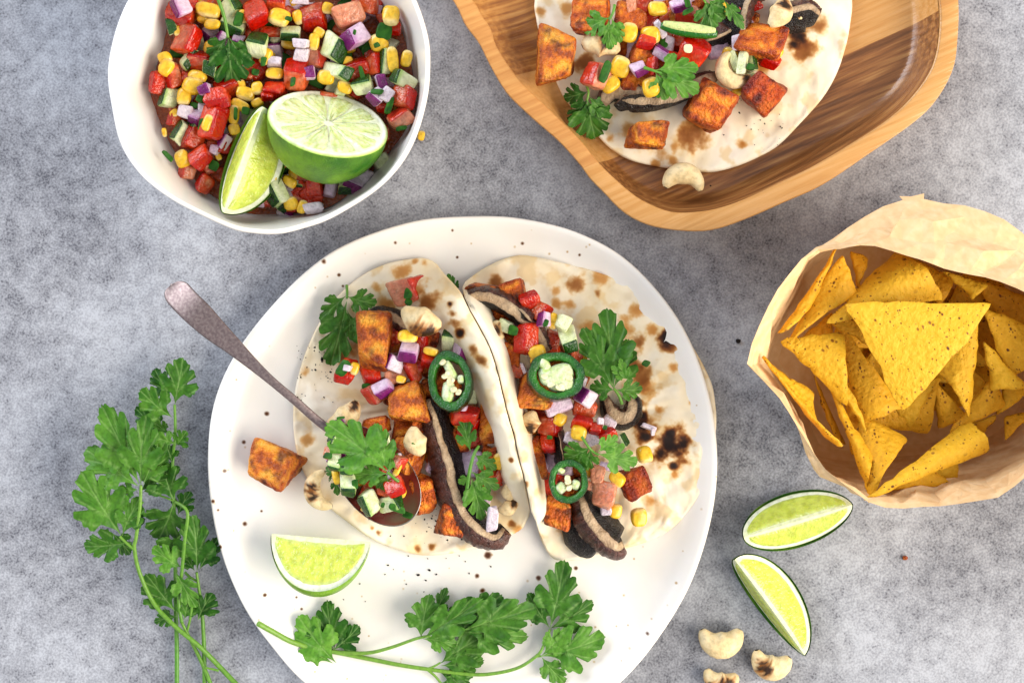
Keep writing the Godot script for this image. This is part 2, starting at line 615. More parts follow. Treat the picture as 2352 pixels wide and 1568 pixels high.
func build_tray() -> void:
	var c := Vector2(1560, -60)
	set_zone(1019.2, 0, 0.35)
	var right := Vector2(1791.9, 0)
	var outer := "60,0 140,160 230,280 300,420 380,560 450,650 600,790 760,930 900,1085 960,1170 1050,1260 1150,1365 1260,1440 1400,1490 1600,1515 1780,1505 2000,1430 2240,1325 2492,1210 2792,1010 3092,800 3242,650 3350,450 3380,250 3385,0 3340,-250 3100,-620 2700,-1200 2300,-1650 1900,-1950 1500,-2050 1000,-1950 400,-1500 -250,-1050 -480,-800 -420,-560 -160,-260"
	var inner := "190,0 250,100 310,190 340,290 420,420 520,550 640,665 780,800 900,920 980,1020 1060,1110 1180,1220 1300,1310 1480,1385 1640,1390 1800,1365 2000,1295 2240,1180 2442,1080 2792,870 2992,720 3142,550 3222,400 3257,200 3252,0 3200,-200 2960,-560 2580,-1100 2200,-1520 1850,-1800 1500,-1890 1080,-1790 500,-1380 -120,-950 -330,-750 -290,-560 -40,-260"
	var floor_ := "560,-10 600,120 640,300 700,500 800,700 940,860 1080,1000 1180,1110 1290,1190 1430,1250 1640,1262 1850,1220 2050,1130 2300,1000 2500,860 2750,700 2900,600 3010,450 3058,250 3056,0 2980,-260 2700,-680 2350,-1180 2000,-1500 1700,-1650 1300,-1600 800,-1300 380,-900 300,-600 440,-260"
	var a := ring(pts(outer), c, 200)
	var b := ring(pts(inner), c, 200)
	var f := ring(pts(floor_), c, 200)
	var o := thing("wooden_serving_tray", "rounded acacia wood serving tray under the open taco", "tray", plan(c.x, c.y, 0))
	o.rotation.y = deg_to_rad(24.0)
	var top := raised(a, 0.032)
	var inn := raised(b, 0.031)
	var flo := raised(f, 0.013)
	var rim := Shape.new()
	var rows := [squeezed(top, 0.90, 0.0), squeezed(top, 0.975, 0.010), squeezed(top, 0.995, 0.026)]
	var e1 := PackedVector3Array(); var e2 := PackedVector3Array(); var e3 := PackedVector3Array(); var e4 := PackedVector3Array()
	for k in 200:
		e1.append(top[k] + Vector3(0, -0.0015, 0))
		e2.append(top[k].lerp(inn[k], 0.06) + Vector3(0, 0.0004, 0))
		e3.append(top[k].lerp(inn[k], 0.92) + Vector3(0, 0.0007, 0))
		e4.append(inn[k] + Vector3(0, -0.001, 0))
	rows.append_array([e1, e2, e3, e4])
	rim.rows(rows, rows.map(func(_x): return Color.WHITE), true)
	var well := Shape.new()
	rows = []
	for t in [0.0, 0.15, 0.35, 0.6, 0.85, 1.0]:
		var row := PackedVector3Array()
		for k in 200:
			var q := e4[k].lerp(flo[k], t)
			q.y = lerpf(e4[k].y - 0.001, 0.013, sin(t * PI / 2.0))
			row.append(q)
		rows.append(row)
	for t in [0.94, 0.8, 0.6, 0.3]: rows.append(squeezed(flo, t, 0.0126))
	well.rows(rows, rows.map(func(_x): return Color.WHITE), true)
	well.fan((rows.size() - 1) * 200, 200, Vector3(plan(c.x, c.y, 0).x, 0.0126, plan(c.x, c.y, 0).z), Color.WHITE)
	var inv := o.transform.affine_inverse()
	for sh in [rim, well]:
		for k in sh.v.size(): sh.v[k] = inv * sh.v[k]
	# glue lines run along the tray; measured across the staves
	var cuts := []
	for v in [-900.0, -250.0, 130.0, 400.0, 650.0, 905.0, 1130.0, 1900.0]:
		var q := inv * plan(1560, (v - 1560.0 * 0.4067) / 0.9135, 0.013)
		cuts.append(q.z)
	staves(o, rim, "rim_stave", cuts, [3, 1, 3, 1, 1, 3, 3], [1, 2, 3, 4])
	staves(o, well, "stave", cuts, [1, 0, 3, 0, 3, 2, 1], [])

# ---------------------------------------------------------------- tortillas

var fold := PackedVector2Array()

func fold_distance(q: Vector2) -> float:
	var best := 1e9
	for k in fold.size() - 1:
		best = minf(best, q.distance_to(Geometry2D.get_closest_point_to_segment(q, fold[k], fold[k + 1])))
	return best

func fold_t(q: Vector2) -> float:   # 0 at the far end of the fold, 1 at the near end
	return clampf((q.y - 600.0) / 600.0, 0.0, 1.0)

func left_height(q: Vector2) -> float:
	var d := fold_distance(q)
	var w := lerpf(175.0, 78.0, smoothstep(0.0, 0.75, fold_t(q)))
	var e := smoothstep(w, 12.0, d)
	var ends := smoothstep(-0.02, 0.16, (q.y - 596.0) / 600.0) * smoothstep(1.03, 0.80, (q.y - 596.0) / 600.0)
	return 0.0105 + 0.036 * e * ends + 0.0024 * noise.get_noise_2d(q.x * 0.012, q.y * 0.012) + 0.0007 * noise.get_noise_2d(q.x * 0.05, q.y * 0.05)

func right_height(q: Vector2) -> float:
	var d := fold_distance(q)
	var w := 62.0
	var e := smoothstep(w, 12.0, d)
	var ends := smoothstep(-0.02, 0.12, (q.y - 640.0) / 560.0) * smoothstep(1.12, 0.82, (q.y - 640.0) / 600.0)
	return 0.0105 + 0.036 * e * ends + 0.0030 * noise.get_noise_2d(q.x * 0.012 + 9.0, q.y * 0.012) + 0.0007 * noise.get_noise_2d(q.x * 0.05, q.y * 0.05)

func flat_height(q: Vector2) -> float:
	return 0.0165 + 0.0020 * noise.get_noise_2d(q.x * 0.01, q.y * 0.01 + 30.0) + 0.0006 * noise.get_noise_2d(q.x * 0.05, q.y * 0.05)

func tortilla_texture(seed_: int, mid: Vector3, height: Callable, marks: String) -> ImageTexture:
	var n := FastNoiseLite.new(); n.seed = seed_; n.frequency = 0.012; n.fractal_octaves = 4
	var im := Image.create(700, 700, false, Image.FORMAT_RGB8)
	for y in 700:
		for x in 700:
			var t := n.get_noise_2d(x, y)
			var col := Color("#ead8b4").lerp(Color("#f4e9d4"), clampf(0.5 + t, 0.0, 1.0))
			var warm := n.get_noise_2d(x * 1.7 + 900.0, y * 1.7)
			if warm > 0.14: col = col.lerp(Color("#e0bf86"), clampf((warm - 0.14) * 2.6, 0.0, 0.6))
			im.set_pixel(x, y, col)
	var r := RandomNumberGenerator.new()
	r.seed = seed_
	for k in 34:
		spot(im, Vector2(r.randf() * 700, r.randf() * 700), r.randf_range(2.0, 9.0), Color("#c98a3e"), r.randf_range(0.15, 0.4), 0.5)
	for layer in 4:
		for w in marks.split(" ", false):      # x,y,radius,darkness
			var f := w.split_floats(",")
			var at := plan(f[0], f[1], height.call(Vector2(f[0], f[1]))) - mid
			var c := Vector2(at.x, at.z) / 0.28 * 700.0 + Vector2(350, 350)
			var rad: float = f[2] * UNIT / 0.28 * 700.0
			match layer:
				0: spot(im, c, rad * 1.9, Color("#d6a25c"), 0.8, 0.55)
				1: spot(im, c, rad * 1.45, Color("#b06a26"), clampf(f[3] + 0.2, 0.0, 0.95), 0.5)
				2: if f[3] > 0.4: spot(im, c, rad * 1.4, Color("#58290d"), f[3], 0.5)
				3: if f[3] > 0.7: spot(im, c, rad * 1.0, Color("#1c0d0a"), 0.97, 0.4)
	return ImageTexture.create_from_image(im)

func tortilla(called: String, label: String, loop: PackedVector2Array, c: Vector2, height: Callable, marks: Array, seed_: int, straight := false) -> void:
	var n := 180
	var edge := ring(loop, c, n, straight)
	var mid := plan(c.x, c.y, 0)
	var o := thing(called, label, "tortilla", Vector3(mid.x, 0.011, mid.z))
	var s := Shape.new()
	var rows := []
	var steps := [0.06, 0.14, 0.24, 0.34, 0.44, 0.53, 0.61, 0.68, 0.74, 0.79, 0.83, 0.865, 0.895, 0.92, 0.94, 0.957, 0.971, 0.982, 0.991, 0.997]
	var thick := 0.0021
	for f in steps:
		var row := PackedVector3Array()
		for q in shrink(edge, c, f):
			row.append(plan(q.x, q.y, height.call(q) + thick * (0.5 if f > 0.995 else 0.92 if f > 0.99 else 1.0)))
		rows.append(row)
	var out := PackedVector3Array()
	for q in edge: out.append(plan(q.x, q.y, height.call(q) + thick * 0.15))
	rows.append(out)
	for f in [0.99, 0.96, 0.9, 0.8, 0.6, 0.3]:
		var row := PackedVector3Array()
		for q in shrink(edge, c, f): row.append(plan(q.x, q.y, height.call(q) - thick * 0.3))
		rows.append(row)
	s.rows(rows, rows.map(func(_x): return Color.WHITE), true)
	s.fan(0, n, plan(c.x, c.y, height.call(c) + thick), Color.WHITE, true)
	for k in s.v.size():
		s.uv.append(Vector2(s.v[k].x - mid.x, s.v[k].z - mid.z) / 0.28 + Vector2(0.5, 0.5))
		s.v[k] -= o.position
	var text := ""
	var saved := zone
	set_zone(0, 0, 1)
	for m in marks: text += m + " "
	var t := tortilla_texture(seed_, mid, height, text)
	zone = saved
	var m := mat("tortilla%d" % seed_, Color.WHITE, 0.66, 0.35)
	m.albedo_texture = t
	m.heightmap_enabled = true
	m.heightmap_texture = mats.wet.heightmap_texture
	m.heightmap_scale = 0.10
	m.uv1_scale = Vector3.ONE
	obj("sheet", s.mesh(), m, o)

func moved(text: String) -> String:   # marks in the zone's own measure, turned to plan units
	var out := ""
	for w in text.split(" ", false):
		var f := w.split_floats(",")
		var q := zp(f[0], f[1])
		out += "%f,%f,%f,%f " % [q.x, q.y, f[2] * zone.s, f[3]]
	return out

func build_tortillas() -> void:
	set_zone(0, 0, 1)
	fold = smooth_path(pts("975,592 1000,603 1020,628 1056,668 1073,702 1106,762 1124,797 1142,852 1154,905 1168,960 1181,1006 1194,1064 1207,1115 1219,1178"), 4)
	var lo := pts("960,592 890,605 820,640 755,705 705,800 677,900 675,1000 695,1080 740,1150 800,1200 860,1242 940,1270 1000,1275 1080,1262 1150,1240 1200,1215")
	lo = smooth_path(lo, 6)
	var back := fold.duplicate()
	back.reverse()
	lo.append_array(back)
	set_zone(666.4, 580.2, 0.25)
	var lm := moved("1040,190,60,0.35 800,330,40,0.2 880,480,70,0.4 1260,440,90,0.5 1190,330,60,0.3 1470,470,30,0.75 1490,560,30,0.6 1560,740,35,0.8 1500,640,40,0.5 1760,1000,40,0.6 1680,880,40,0.5 620,640,30,0.6 540,890,80,0.4 480,960,40,0.5 150,1100,40,0.2 1240,100,30,0.3 1150,80,25,0.3")
	set_zone(666.4, 901.6, 0.25)
	lm += moved("160,430,40,0.2 810,1275,28,0.5 1170,1430,25,0.45 1300,1410,25,0.45 760,1240,18,0.4 2035,1190,35,0.5 1800,1430,30,0.3 2100,1260,35,0.3 2030,620,14,0.7")
	tortilla("folded_tortilla", "soft flour tortilla of the first taco, under the spoon of salsa", lo, Vector2(935, 935), left_height, [lm], 51, true)
	set_zone(0, 0, 1)
	var ro := pts("1230,1195 1243,1240 1263,1276 1285,1287 1345,1284 1428,1262 1510,1234 1565,1193 1615,1122 1637,1039 1646,970 1640,902 1630,868 1606,820 1568,762 1526,719 1459,658 1366,623 1286,602 1206,586 1168,591 1134,604 1099,624 1066,648")
	ro = smooth_path(ro, 6)
	for k in fold.size():
		if fold[k].y > 664.0: ro.append(fold[k] + Vector2(2.0, 0.5))
	set_zone(1019.2, 580.2, 0.2667)
	var rm := moved("455,245,60,0.45 1130,270,75,0.45 1320,355,35,0.45 1090,440,40,0.35 970,440,30,0.3 970,320,30,0.2 1660,500,60,0.35 1560,570,40,0.25 1350,210,50,0.3 1560,680,55,0.4 1680,760,50,0.5 1800,670,45,0.4 1930,740,85,0.9 1960,820,45,0.5 1620,930,70,0.55 1700,1080,90,0.45 1740,1150,70,0.35 1980,990,30,0.35 1850,1345,35,0.35 2250,1340,25,0.5 2140,1290,15,0.35 1260,660,60,0.3 1700,1400,50,0.9 1690,1300,40,0.6")
	set_zone(1097.6, 901.6, 0.275)
	rm += moved("1365,280,75,0.9 1400,370,55,0.95 1340,190,45,0.55 1480,290,40,0.5 1610,440,125,0.95 1540,500,70,0.8 1700,430,70,0.85 1630,600,45,0.8 1600,340,50,0.8 1640,680,25,0.4 1460,900,40,0.4 1890,120,28,0.45 1790,80,18,0.35 1500,140,26,0.25 780,1190,60,0.6 400,760,22,0.5")
	tortilla("folded_tortilla", "charred flour tortilla of the second taco, leaning on the first one's fold", ro, Vector2(1400, 945), right_height, [rm], 52, true)
	set_zone(0, 0, 1)
	var to := pts("1229,-5 1231,40 1243,91 1281,196 1310,245 1369,308 1404,343 1456,371 1544,388 1621,396 1646,394 1684,385 1730,367 1786,336 1842,280 1891,224 1923,168 1944,105 1954,52 1958,0 1945,-70 1900,-170 1820,-250 1720,-300 1580,-320 1440,-300 1330,-230 1260,-130")
	set_zone(1019.2, 0, 0.35)
	var tm := moved("1640,900,75,0.5 1610,820,45,0.35 1430,1030,45,0.35 1380,1070,30,0.35 1500,1060,25,0.3 1090,910,20,0.35 1510,965,25,0.3 1230,860,40,0.3 930,420,60,0.5 2070,560,40,0.45 2080,440,35,0.4 640,80,25,0.3 800,60,40,0.25 1800,810,35,0.25 1960,945,25,0.3")
	set_zone(1646.4, 0, 0.35)
	tm += moved("540,240,60,0.75 570,330,60,0.5 640,180,60,0.45 285,550,40,0.45 290,440,30,0.35 165,945,22,0.4 500,290,40,0.8")
	tortilla("open_tortilla", "pale flour tortilla lying open on the wooden tray", to, Vector2(1590, 40), flat_height, [tm], 53)

# ---------------------------------------------------------------- paper bag and corn chips

func build_bag() -> void:
	set_zone(1646.4, 431.2, 0.4752)
	var c := zp(950, 850)
	var rim_at := ring(pts("140,842 182,720 240,592 300,482 380,380 440,312 490,297 560,306 640,285 720,268 860,308 940,335 1010,352 1080,385 1200,415 1300,432 1400,462 1485,500 1600,560 1690,680 1740,850 1735,1030 1680,1200 1600,1320 1485,1400 1390,1492 1250,1515 1100,1538 980,1542 880,1552 760,1540 700,1490 640,1448 540,1378 470,1285 430,1215 380,1138 330,1050 280,985 200,905"), c, 150, true)
	var belly_at := ring(pts("230,842 260,740 310,620 380,500 420,400 445,318 520,272 600,222 650,180 700,148 800,92 880,56 950,66 1005,52 1060,76 1160,74 1280,106 1400,156 1485,222 1600,330 1680,480 1740,700 1750,900 1735,1050 1660,1180 1570,1270 1460,1320 1370,1365 1250,1385 1100,1400 960,1412 880,1425 790,1440 700,1436 600,1425 505,1402 468,1372 452,1290 430,1225 400,1130 360,1040 310,970 260,900"), c, 150, true)
	var o := thing("paper_bag", "crumpled brown paper bag standing open and full of yellow chips", "bag", plan(c.x, c.y, 0))
	var n := 50
	var rim := PackedVector3Array()
	var belly := PackedVector3Array()
	for k in n:
		var a := TAU * k / n
		rim.append(plan(rim_at[k * 3].x, rim_at[k * 3].y, 0.088 + 0.004 * sin(a * 2.0 + 0.6) + 0.0025 * noise.get_noise_2d(k * 0.5, 4.0)))
		belly.append(plan(belly_at[k * 3].x, belly_at[k * 3].y, 0.052))
	var outer := [rim]
	for t in [0.1, 0.34, 0.62, 0.84, 1.0]:
		var row := PackedVector3Array()
		for k in n:
			var jig := Vector3(rng.randf_range(-1, 1), rng.randf_range(-0.3, 1), rng.randf_range(-1, 1)) * 0.0026 * sin(PI * t)
			var slide := rim[(k + 1) % n] - rim[k]
			row.append(rim[k].lerp(belly[k], t) + slide * rng.randf_range(-0.3, 0.3) * sin(PI * t) + jig)
		outer.append(row)
	outer.append(squeezed(belly, 0.97, 0.03))
	outer.append(squeezed(belly, 0.88, 0.008))
	outer.append(squeezed(belly, 0.80, 0.0005))
	var inner := []
	for row in outer:
		var r2 := PackedVector3Array()
		for k in n: r2.append(row[k] + (plan(c.x, c.y, row[k].y) - row[k]).normalized() * 0.0007)
		inner.append(r2)
	inner[0] = rim
	var s := Shape.new()
	s.rows(outer, outer.map(func(_x): return Color.WHITE), true)
	s.fan((outer.size() - 1) * n, n, plan(c.x, c.y, 0.0005), Color.WHITE)
	var first := s.v.size()
	inner.reverse()
	s.rows(inner, inner.map(func(_x): return Color.WHITE), true)
	s.fan(first, n, plan(c.x, c.y, 0.0015), Color.WHITE, true)
	for k in s.v.size(): s.v[k] -= o.position
	s.flat()
	obj("paper_wall", s.mesh(), mats.paper, o)
	# the loose flap of paper that shows behind the top edge
	var f := Shape.new()
	var fr := []
	for t in [0.0, 0.5, 1.0]:
		var row := PackedVector3Array()
		for w in [[905, 62, 885, 40], [950, 70, 940, 42], [1003, 78, 1004, 27]]:
			var q0 := zp(w[0], w[1]); var q1 := zp(w[2], w[3])
			var q := q0.lerp(q1, t)
			row.append(plan(q.x, q.y, 0.048 - 0.006 * t + 0.002 * t * t) - o.position)
		fr.append(row)
	f.rows(fr, fr.map(func(_x): return Color.WHITE), false)
	var fb := []
	for row in fr:
		var r2 := PackedVector3Array()
		for q in row: r2.append(q + Vector3(0, -0.0006, 0))
		fb.append(r2)
	fb.reverse()
	f.rows(fb, fb.map(func(_x): return Color.WHITE), false)
	obj("paper_flap", f.mesh(), mats.paper, o)
	# chips: three corners with their heights in millimetres, the bend, the look | what singles it out
	for k in 20:
		var c0 := Vector2(rng.randf_range(620, 1380), rng.randf_range(480, 1160))
		if c0.x > 1150 and c0.y > 1000: continue
		var q := []
		var a0 := rng.randf() * TAU
		for e in 3:
			var w2 := zp(c0.x + cos(a0 + TAU * e / 3.0) * 190.0, c0.y + sin(a0 + TAU * e / 3.0) * 190.0)
			q.append(plan(w2.x, w2.y, rng.randf_range(0.022, 0.046)))
		chip(q, 0.003, k % 3, "mostly covered corn chip low in the paper bag, towards its %s %s" % ["upper" if c0.y < 700.0 else "central" if c0.y < 920.0 else "lower", "far left" if c0.x < 760.0 else "left" if c0.x < 920.0 else "middle" if c0.x < 1080.0 else "right" if c0.x < 1230.0 else "far right"])
	for line in [
		"480,930,30 530,1130,34 600,1230,40 4 1|thin chip standing against the bag's left wall behind the curled chip",
		"420,720,50 550,610,55 552,715,54 2 2|small chip corner between the upright chips and the folded triangular chip",
		"900,320,45 1140,440,50 1080,560,50 4 2|chip under the bag's top edge, right of the curved chip",
		"1270,455,50 1580,560,52 1420,720,48 4 2|large chip under the right part of the bag's overhanging edge",
		"1400,1110,46 1590,1060,46 1408,1200,50 3 1|chip lying low by the bag's right side, beneath its neighbour there",
		"1210,1150,34 1340,1110,40 1290,1195,34 2 1|chip corner in the gap above the bag's bare paper floor",
		"800,1455,64 985,1320,60 1120,1425,64 3 1|chip lying against the bag's front wall under the long bottom chip",
		"960,1405,58 1168,1320,60 1150,1415,58 3 0|small broken chip lying under the long bottom chip",
		"850,1050,48 1050,930,50 950,1148,48 2 0|chip corner sticking out just below the tip of the big top chip",
		"1040,925,46 1215,1100,46 1085,1155,44 4 1|chip just right of the big top chip's lower tip",
		"700,1118,46 1065,925,48 1015,1182,46 4 1|pale flat chip below the big top chip's lower tip",
		"690,1125,56 922,1200,64 735,1480,74 8 1|chip hanging down beside the bag's lower left corner",
		"740,1490,76 1215,1138,66 1306,1275,68 7 0|long chip in front, lowest and widest along the bag's bottom edge",
		"585,650,58 885,1050,64 690,1122,60 6 1|large speckled chip half covered by the big top chip",
		"550,650,60 705,628,60 770,770,60 2 0|speckled chip corner peeking out just left of the big top chip",
		"545,965,58 748,1285,70 720,1420,72 7 1|upright chip curling between the folded triangle and the bottom chips",
		"1400,900,54 1500,990,54 1370,1092,52 3 0|right-hand chip cut by the picture's edge, below the pale stacked corners",
		"1330,925,56 1392,1060,56 1150,1170,54 5 1|chip under the tip of the spotted chip, pointing to the lower left",
		"1295,590,62 1640,740,62 1430,910,62 5 1|broad brown spotted chip on the bag's right side, under the paper edge",
		"1300,755,64 1500,965,64 1335,965,64 4 0|plain chip overlapping the broad brown spotted chip from below",
		"1255,650,66 1085,870,68 1235,1092,66 6 0|heavily spotted chip pointing down, just right of the big top chip",
		"650,320,60 690,480,66 735,325,60 3 2|narrow chip edge standing behind the curved chip",
		"570,310,70 330,690,78 480,560,72 3 1|long narrow chip leaning on the bag's upper left wall",
		"600,340,70 662,505,74 345,745,72 6 1|upright chip in front of the long narrow one at the upper left",
		"560,655,70 870,300,66 1075,505,74 16 0|large curved chip with an arched edge behind the big top chip",
		"1105,415,62 1305,465,66 1245,528,66 3 0|small spotted chip tip poking from under the bag's top edge",
		"325,745,68 606,715,72 625,1040,70 8 0|folded triangular chip with a ragged lower edge on the bag's left side",
		"625,1010,66 735,1185,64 600,880,64 2 0|thin chip edge running down from the folded triangular chip",
		"262,815,78 440,1005,62 570,1240,74 -6 1|curled chip standing on edge, its tip touching the bag's left corner",
		"655,572,84 1306,578,84 920,1046,80 5 0|big flat triangular chip lying on top in the middle of the bag"]:
		var parts: PackedStringArray = line.split("|")
		var w := parts[0].split(" ", false)
		var q := []
		for k in 3:
			var f3 := w[k].split_floats(",")
			var at := zp(f3[0], f3[1])
			q.append(plan(at.x, at.y, f3[2] * 0.001))
		chip(q, float(w[3]) * 0.001, int(w[4]), parts[1])

func chip(q: Array, bend: float, look: int, label: String) -> void:
	var mid: Vector3 = (q[0] + q[1] + q[2]) / 3.0
	var up: Vector3 = (q[1] - q[0]).cross(q[2] - q[0]).normalized()
	if up.y < 0.0:
		up = -up
		q = [q[0], q[2], q[1]]
	var side_x: Vector3 = (q[1] - q[0]).normalized()
	var axes := Basis(side_x, up, side_x.cross(up)).orthonormalized()
	var o := thing("corn_chip", label, "corn chip", mid, "corn chips in the paper bag")
	o.basis = axes
	var n := 14
	var s := Shape.new()
	var top := {}
	var low := {}
	var seed_ := rng.randf() * 100.0
	for layer in 2:
		for a in n + 1:
			for b in n + 1 - a:
				var u := float(a) / n
				var v := float(b) / n
				var w := 1.0 - u - v
				# rounded corners: pull the last tenth in
				var m := maxf(u, maxf(v, w))
				var p: Vector3 = q[0] * w + q[1] * u + q[2] * v - mid
				var pull := smoothstep(0.93, 1.0, m) * 0.05 - 0.14
				p *= 1.0 - pull
				var l := axes.inverse() * p
				var e := minf(u, minf(v, w))
				l.x += 0.0016 * noise.get_noise_3d(l.x * 90.0, l.z * 90.0, seed_)
				l.z += 0.0016 * noise.get_noise_3d(l.x * 90.0, l.z * 90.0, seed_ + 7.0)
				l.y += bend * (0.35 - 1.0 * pow(u - v, 2.0)) + 0.0008 * noise.get_noise_3d(l.x * 130.0, l.z * 130.0, seed_ + 20.0)
				if layer == 1: l.y -= 0.0017
				elif e < 0.01: l.y -= 0.0003
				var k := s.p(l)
				if layer == 0: top[Vector2i(a, b)] = k
				else: low[Vector2i(a, b)] = k
	for a in n:
		for b in n - a:
			var i0 := Vector2i(a, b); var i1 := Vector2i(a + 1, b); var i2 := Vector2i(a, b + 1); var i3 := Vector2i(a + 1, b + 1)
			s.tri(top[i0], top[i1], top[i2])
			s.tri(low[i0], low[i2], low[i1])
			if a + b < n - 1:
				s.tri(top[i1], top[i3], top[i2])
				s.tri(low[i1], low[i2], low[i3])
	for k in n:
		for e in [[Vector2i(k, 0), Vector2i(k + 1, 0)], [Vector2i(0, k + 1), Vector2i(0, k)], [Vector2i(n - k, k), Vector2i(n - k - 1, k + 1)]]:
			s.quad(top[e[0]], low[e[0]], low[e[1]], top[e[1]])
	obj("crust", s.mesh(), mats["chip%d" % look], o)

# ---------------------------------------------------------------- limes

func pulp_color(p: Vector3) -> Color:
	var t := noise.get_noise_3d(p.x * 160.0, p.y * 160.0, p.z * 160.0) * 0.5 + 0.5
	return hx("#a9be1c").lerp(hx("#d3de6c"), t)

func rind_color(p: Vector3, green: float) -> Color:
	var t := clampf(noise.get_noise_3d(p.x * 40.0, p.y * 40.0, p.z * 40.0) * 0.7 + green, 0.0, 1.0)
	return hx("#255c0b").lerp(hx("#86b41a"), t)

func lime_half() -> void:
	set_zone(235.2, 0, 0.35)
	var at := zp(1480, 812)
	var h := 0.071
	var r := zlen(398, h)
	var n := Vector3(0.24, 0.60, -0.76).normalized()
	var x := Vector3(0.95, 0.0, 0.309)
	x = (x - n * x.dot(n)).normalized()
	var o := thing("lime_half", "halved lime leaning in the salsa bowl with its cut face up", "lime half", plan(at.x, at.y, h))
	o.basis = Basis(x, n, x.cross(n))
	var s := Shape.new()
	var rows := []
	var cols := []
	for k in 15:
		var a := PI / 2.0 * k / 14.0
		var row := PackedVector3Array()
		var cr := PackedColorArray()
		for j in 64:
			var b := TAU * j / 64
			var p := Vector3(cos(b) * cos(a), -sin(a) * 0.98, sin(b) * cos(a)) * r
			p += p.normalized() * 0.0004 * noise.get_noise_3d(p.x * 60.0, p.y * 60.0, p.z * 60.0)
			row.append(p)
			cr.append(rind_color(p, 0.36))
		rows.append(row)
		cols.append(cr)
	s.rows(rows, cols, true)
	obj("rind", s.mesh(), mats.rind, o)
	# pith: the white ring, the walls between the segments and the core
	var w := Shape.new()
	rows = []
	cols = []
	for t in [[1.0, 0.0, "#9cc03c"], [0.975, 0.0008, "#dbe8a8"], [0.95, 0.001, "#f3f5dc"], [0.93, 0.0009, "#f4f6e2"], [0.89, 0.0004, "#eef2cc"], [0.5, 0.0, "#eef2cc"], [0.1, 0.0, "#f2f2d8"]]:
		var row := PackedVector3Array()
		for j in 64: row.append(Vector3(cos(TAU * j / 64) * r * t[0], t[1], sin(TAU * j / 64) * r * t[0]))
		rows.append(row)
		cols.append(hx(t[2]))
	w.rows(rows, cols, true)
	w.fan(6 * 64, 64, Vector3(0, 0.0003, 0), hx("#f2f0c8"))
	obj("pith", w.mesh(), mats.pith, o)
	for k in 10:
		var a0 := TAU * (k + 0.02 + 0.02 * rng.randf()) / 10.0
		var a1 := TAU * (k + 0.98) / 10.0
		segment(o, r * 0.05, r * 0.915, a0, a1)

func segment(parent: Node3D, r0: float, r1: float, a0: float, a1: float) -> void:   # one juicy segment of a cut lime
	var s := Shape.new()
	var rows := []
	var cols := []
	for k in 15:
		var t := float(k) / 14.0
		var row := PackedVector3Array()
		var cr := PackedColorArray()
		for j in 13:
			var f := float(j) / 12.0
			var rr := lerpf(r0, r1, t)
			var mid := (a0 + a1) / 2.0
			var spread := (a1 - a0) * (f - 0.5) * (1.0 - 0.18 * pow(t, 8.0)) * clampf(0.35 + t * 2.0, 0.0, 1.0)
			var a := mid + spread
			var round_off := 1.0 - 0.05 * pow(absf(f - 0.5) * 2.0, 4.0)
			var edge := smoothstep(0.0, 0.12, minf(minf(f, 1.0 - f) * 1.4, minf(t, 1.0 - t) * 2.0))
			var ves := fine.get_noise_3d(a * 16.0, rr * 170.0 - t * 2.0, 3.0) + 0.5 * fine.get_noise_3d(a * 42.0, rr * 320.0, 9.0)
			var p := Vector3(cos(a) * rr * round_off, 0.0009 * edge + 0.0006 * ves * edge - 0.0002, sin(a) * rr * round_off)
			row.append(p)
			var c := hx("#d0dc7c").lerp(hx("#eef3c2"), clampf(0.5 + ves * 0.9, 0.0, 1.0))
			cr.append(c.lerp(hx("#eff3cc"), 1.0 - edge))
		rows.append(row)
		cols.append(cr)
	s.rows(rows, cols, false)
	obj("segment", s.mesh(), mats.pulp, parent)

